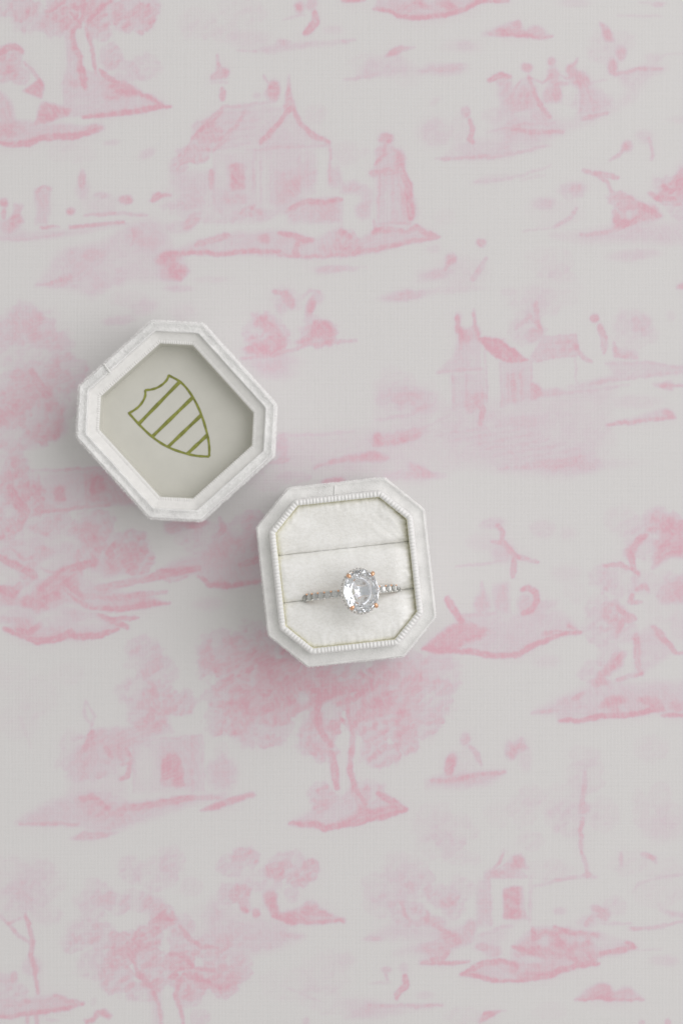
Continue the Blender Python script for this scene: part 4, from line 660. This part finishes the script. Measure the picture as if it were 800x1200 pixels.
# band: D-section swept round
V, F = [], []; N, K = 160, 14
for i in range(N):
    th = 2 * math.pi * i / N; wv = .92; hh = .62
    for k in range(K):
        a = 2 * math.pi * k / K; r = RR + hh * math.cos(a) * (1 if math.cos(a) < 0 else .8); V.append(on_ring(th, r, wv * math.sin(a)) * MM)
for i in range(N):
    for k in range(K): F.append((i * K + k, i * K + (k + 1) % K, ((i + 1) % N) * K + (k + 1) % K, ((i + 1) % N) * K + k))
band = mesh_obj('band', V, F, M['pale_gold'], ring)
V, F = [], []
for i in range(121):
    th = R(9) + R(-84 + 168 * i / 120)
    for k in range(7):
        a = R(-52 + 104 * k / 6); V.append(on_ring(th, RR + .08 + .50 * math.cos(a), .1 * 0 + 1.12 * math.sin(a)) * MM)
for i in range(120):
    for k in range(6): F.append((i * 7 + k, i * 7 + k + 1, i * 7 + 8 + k, i * 7 + 7 + k))
mesh_obj('stone_setting', V, F, M['seat'], band)
def gem_mesh(name, rx, ry, crown, pav, table, n, mat, girdle=.04):
    """faceted stone, table up, girdle at z=0"""
    V, F = [], []
    def lp(s, z, off=0): 
        i = len(V)
        for k in range(n): a = 2 * math.pi * (k + off) / n; V.append((rx * s * math.cos(a) * MM, ry * s * math.sin(a) * MM, z * MM))
        return i
    t = lp(table, crown); u = lp((1 + table) / 2 + .02, crown * .58, .5); g = lp(1, girdle); g2 = lp(1, -girdle); p = lp(.55, -pav * .52, .5); cu = len(V); V.append((0, 0, -pav * MM))
    F.append(tuple(range(t, t + n)))
    for k in range(n):
        k2 = (k + 1) % n; km = (k - 1) % n
        F += [(t + k, u + k, t + k2), (u + k, g + k2, t + k2) if False else (u + km, g + k, u + k), (t + k, u + km, u + k), (u + k, g + k, g + k2)]
        F += [(g + k, g2 + k, g2 + k2, g + k2), (g2 + k, p + k, g2 + k2), (p + km, p + k, g2 + k), (p + k, p + km, cu)]
    me = bpy.data.meshes.new(name); me.from_pydata(V, [], F); me.update(); bm = bmesh.new(); bm.from_mesh(me); bmesh.ops.recalc_face_normals(bm, faces=bm.faces); bm.to_mesh(me); bm.free(); me.materials.append(mat); return me
def put(name, me, mat4, parent):
    o = bpy.data.objects.new(name, me); COL.objects.link(o); o.parent = parent; o.matrix_local = mat4; return o
def frame_at(th, r, y=0.0, extra=0.0):
    p = on_ring(th, r, y) * MM; return Matrix.Translation(p) @ Matrix.Rotation(th + extra, 4, 'Y')
# pave stones with their bead prongs
melee = gem_mesh('pave_stone', .80, .80, .34, .5, .46, 8, M['melee'])
bead_me = bpy.data.meshes.new('bead'); bm = bmesh.new(); bmesh.ops.create_icosphere(bm, subdivisions=2, radius=.24 * MM); bm.to_mesh(bead_me); bm.free(); bead_me.materials.append(M['rose'])
for p_ in bead_me.polygons: p_.use_smooth = True
bead_small = bpy.data.meshes.new('halo_bead'); bm = bmesh.new(); bmesh.ops.create_icosphere(bm, subdivisions=2, radius=.20 * MM); bm.to_mesh(bead_small); bm.free(); bead_small.materials.append(M['white_gold'])
for p_ in bead_small.polygons: p_.use_smooth = True
bead_pale = bead_me.copy(); bead_pale.materials.clear(); bead_pale.materials.append(M['white_gold'])
pitch = 1.62 / RR
for side in (-1, 1):
    for k in range(7):
        th = LEAN + side * (R(17.5) + pitch * k)
        if abs(th) > R(88): continue
        put('pave_stone', melee, frame_at(th, RR + .72), band)
        for y, bme in ((-.66, bead_pale), (.66, bead_me)): put('bead', bme, frame_at(th + pitch * .5, RR + .66, y), band)
# head: everything in a frame leaning to the right
HEAD = Matrix.Rotation(LEAN, 4, 'Y') @ Matrix.Translation((0, 0, (RR + 2.95) * MM)) @ Matrix.Rotation(R(11), 4, 'Y')
SX, SY = 4.25, 5.05
put('oval_stone', gem_mesh('oval_stone', SX, SY, 1.15, 2.6, .66, 10, M['stone'], .07), HEAD, ring)
def tube(name, path, rads, mat, closed=False, K=10):
    V, F = [], []; n = len(path)
    for i, p in enumerate(path):
        a = path[(i - 1) % n] if closed or i > 0 else path[i]; b = path[(i + 1) % n] if closed or i < n - 1 else path[i]
        t = (b - a).normalized(); ref = Vector((0, 0, 1)) if abs(t.z) < .9 else Vector((1, 0, 0)); x = t.cross(ref).normalized(); y = x.cross(t)
        for k in range(K): c = 2 * math.pi * k / K; V.append((p + (x * math.cos(c) + y * math.sin(c)) * rads[i]) * MM)
    for i in range(n if closed else n - 1):
        for k in range(K): F.append((i * K + k, i * K + (k + 1) % K, ((i + 1) % n) * K + (k + 1) % K, ((i + 1) % n) * K + k))
    if not closed: F += [tuple(reversed(range(K))), tuple(range((n - 1) * K, n * K))]
    me = bpy.data.meshes.new(name); me.from_pydata(V, [], F); me.update(); me.polygons.foreach_set('use_smooth', [True] * len(me.polygons)); me.materials.append(mat); return me
def oval(s, z, n=64): return [Vector((SX * s * math.cos(2 * math.pi * i / n), SY * s * math.sin(2 * math.pi * i / n), z)) for i in range(n)]
gal = put('gallery_rail', tube('gallery_rail', oval(.93, -.95), [.42] * 64, M['white_gold'], True), HEAD, ring)
put('under_rail', tube('under_rail', oval(.52, -2.1), [.36] * 64, M['white_gold'], True), HEAD, ring)
halo = gem_mesh('halo_stone', .36, .36, .14, .25, .55, 8, M['melee'])
NH = 34
for i in range(NH):
    a = 2 * math.pi * i / NH; p = Vector((SX * 1.03 * math.cos(a), SY * 1.02 * math.sin(a), -1.0)) * MM; nrm = Vector((SY * math.cos(a), SX * math.sin(a), 2.0)).normalized()
    put('halo_stone', halo, Matrix.Translation(p) @ nrm.to_track_quat('Z', 'Y').to_matrix().to_4x4(), gal)
    a2 = 2 * math.pi * (i + .5) / NH
    p = Vector((SX * 1.045 * math.cos(a2), SY * 1.035 * math.sin(a2), -.72)) * MM
    put('halo_bead', bead_small, Matrix.Translation(p), gal)
for sx in (-1, 1):
    for sy in (-1, 1):
        bx, by = SX * .70 * sx, SY * .735 * sy
        path = [Vector((bx * .35, by * .35, -3.0)), Vector((bx * .62, by * .62, -2.1)), Vector((bx * 1.0, by * 1.0, -.9)), Vector((bx * 1.04, by * 1.04, 0)), Vector((bx * 1.02, by * 1.02, .3))]
        pr = put('prong', tube('prong', path, [.34, .34, .36, .36, .34], M['white_gold'], False, 12), HEAD, ring)
        tip = [Vector((bx * 1.03, by * 1.03, .18)), Vector((bx * 1.01, by * 1.01, .48)), Vector((bx * .95, by * .95, .74)), Vector((bx * .88, by * .88, .86)), Vector((bx * .84, by * .84, .86))]
        put('prong_tip', tube('prong_tip', tip, [.30, .44, .46, .36, .12], M['rose'], False, 12), Matrix.Identity(4), pr)
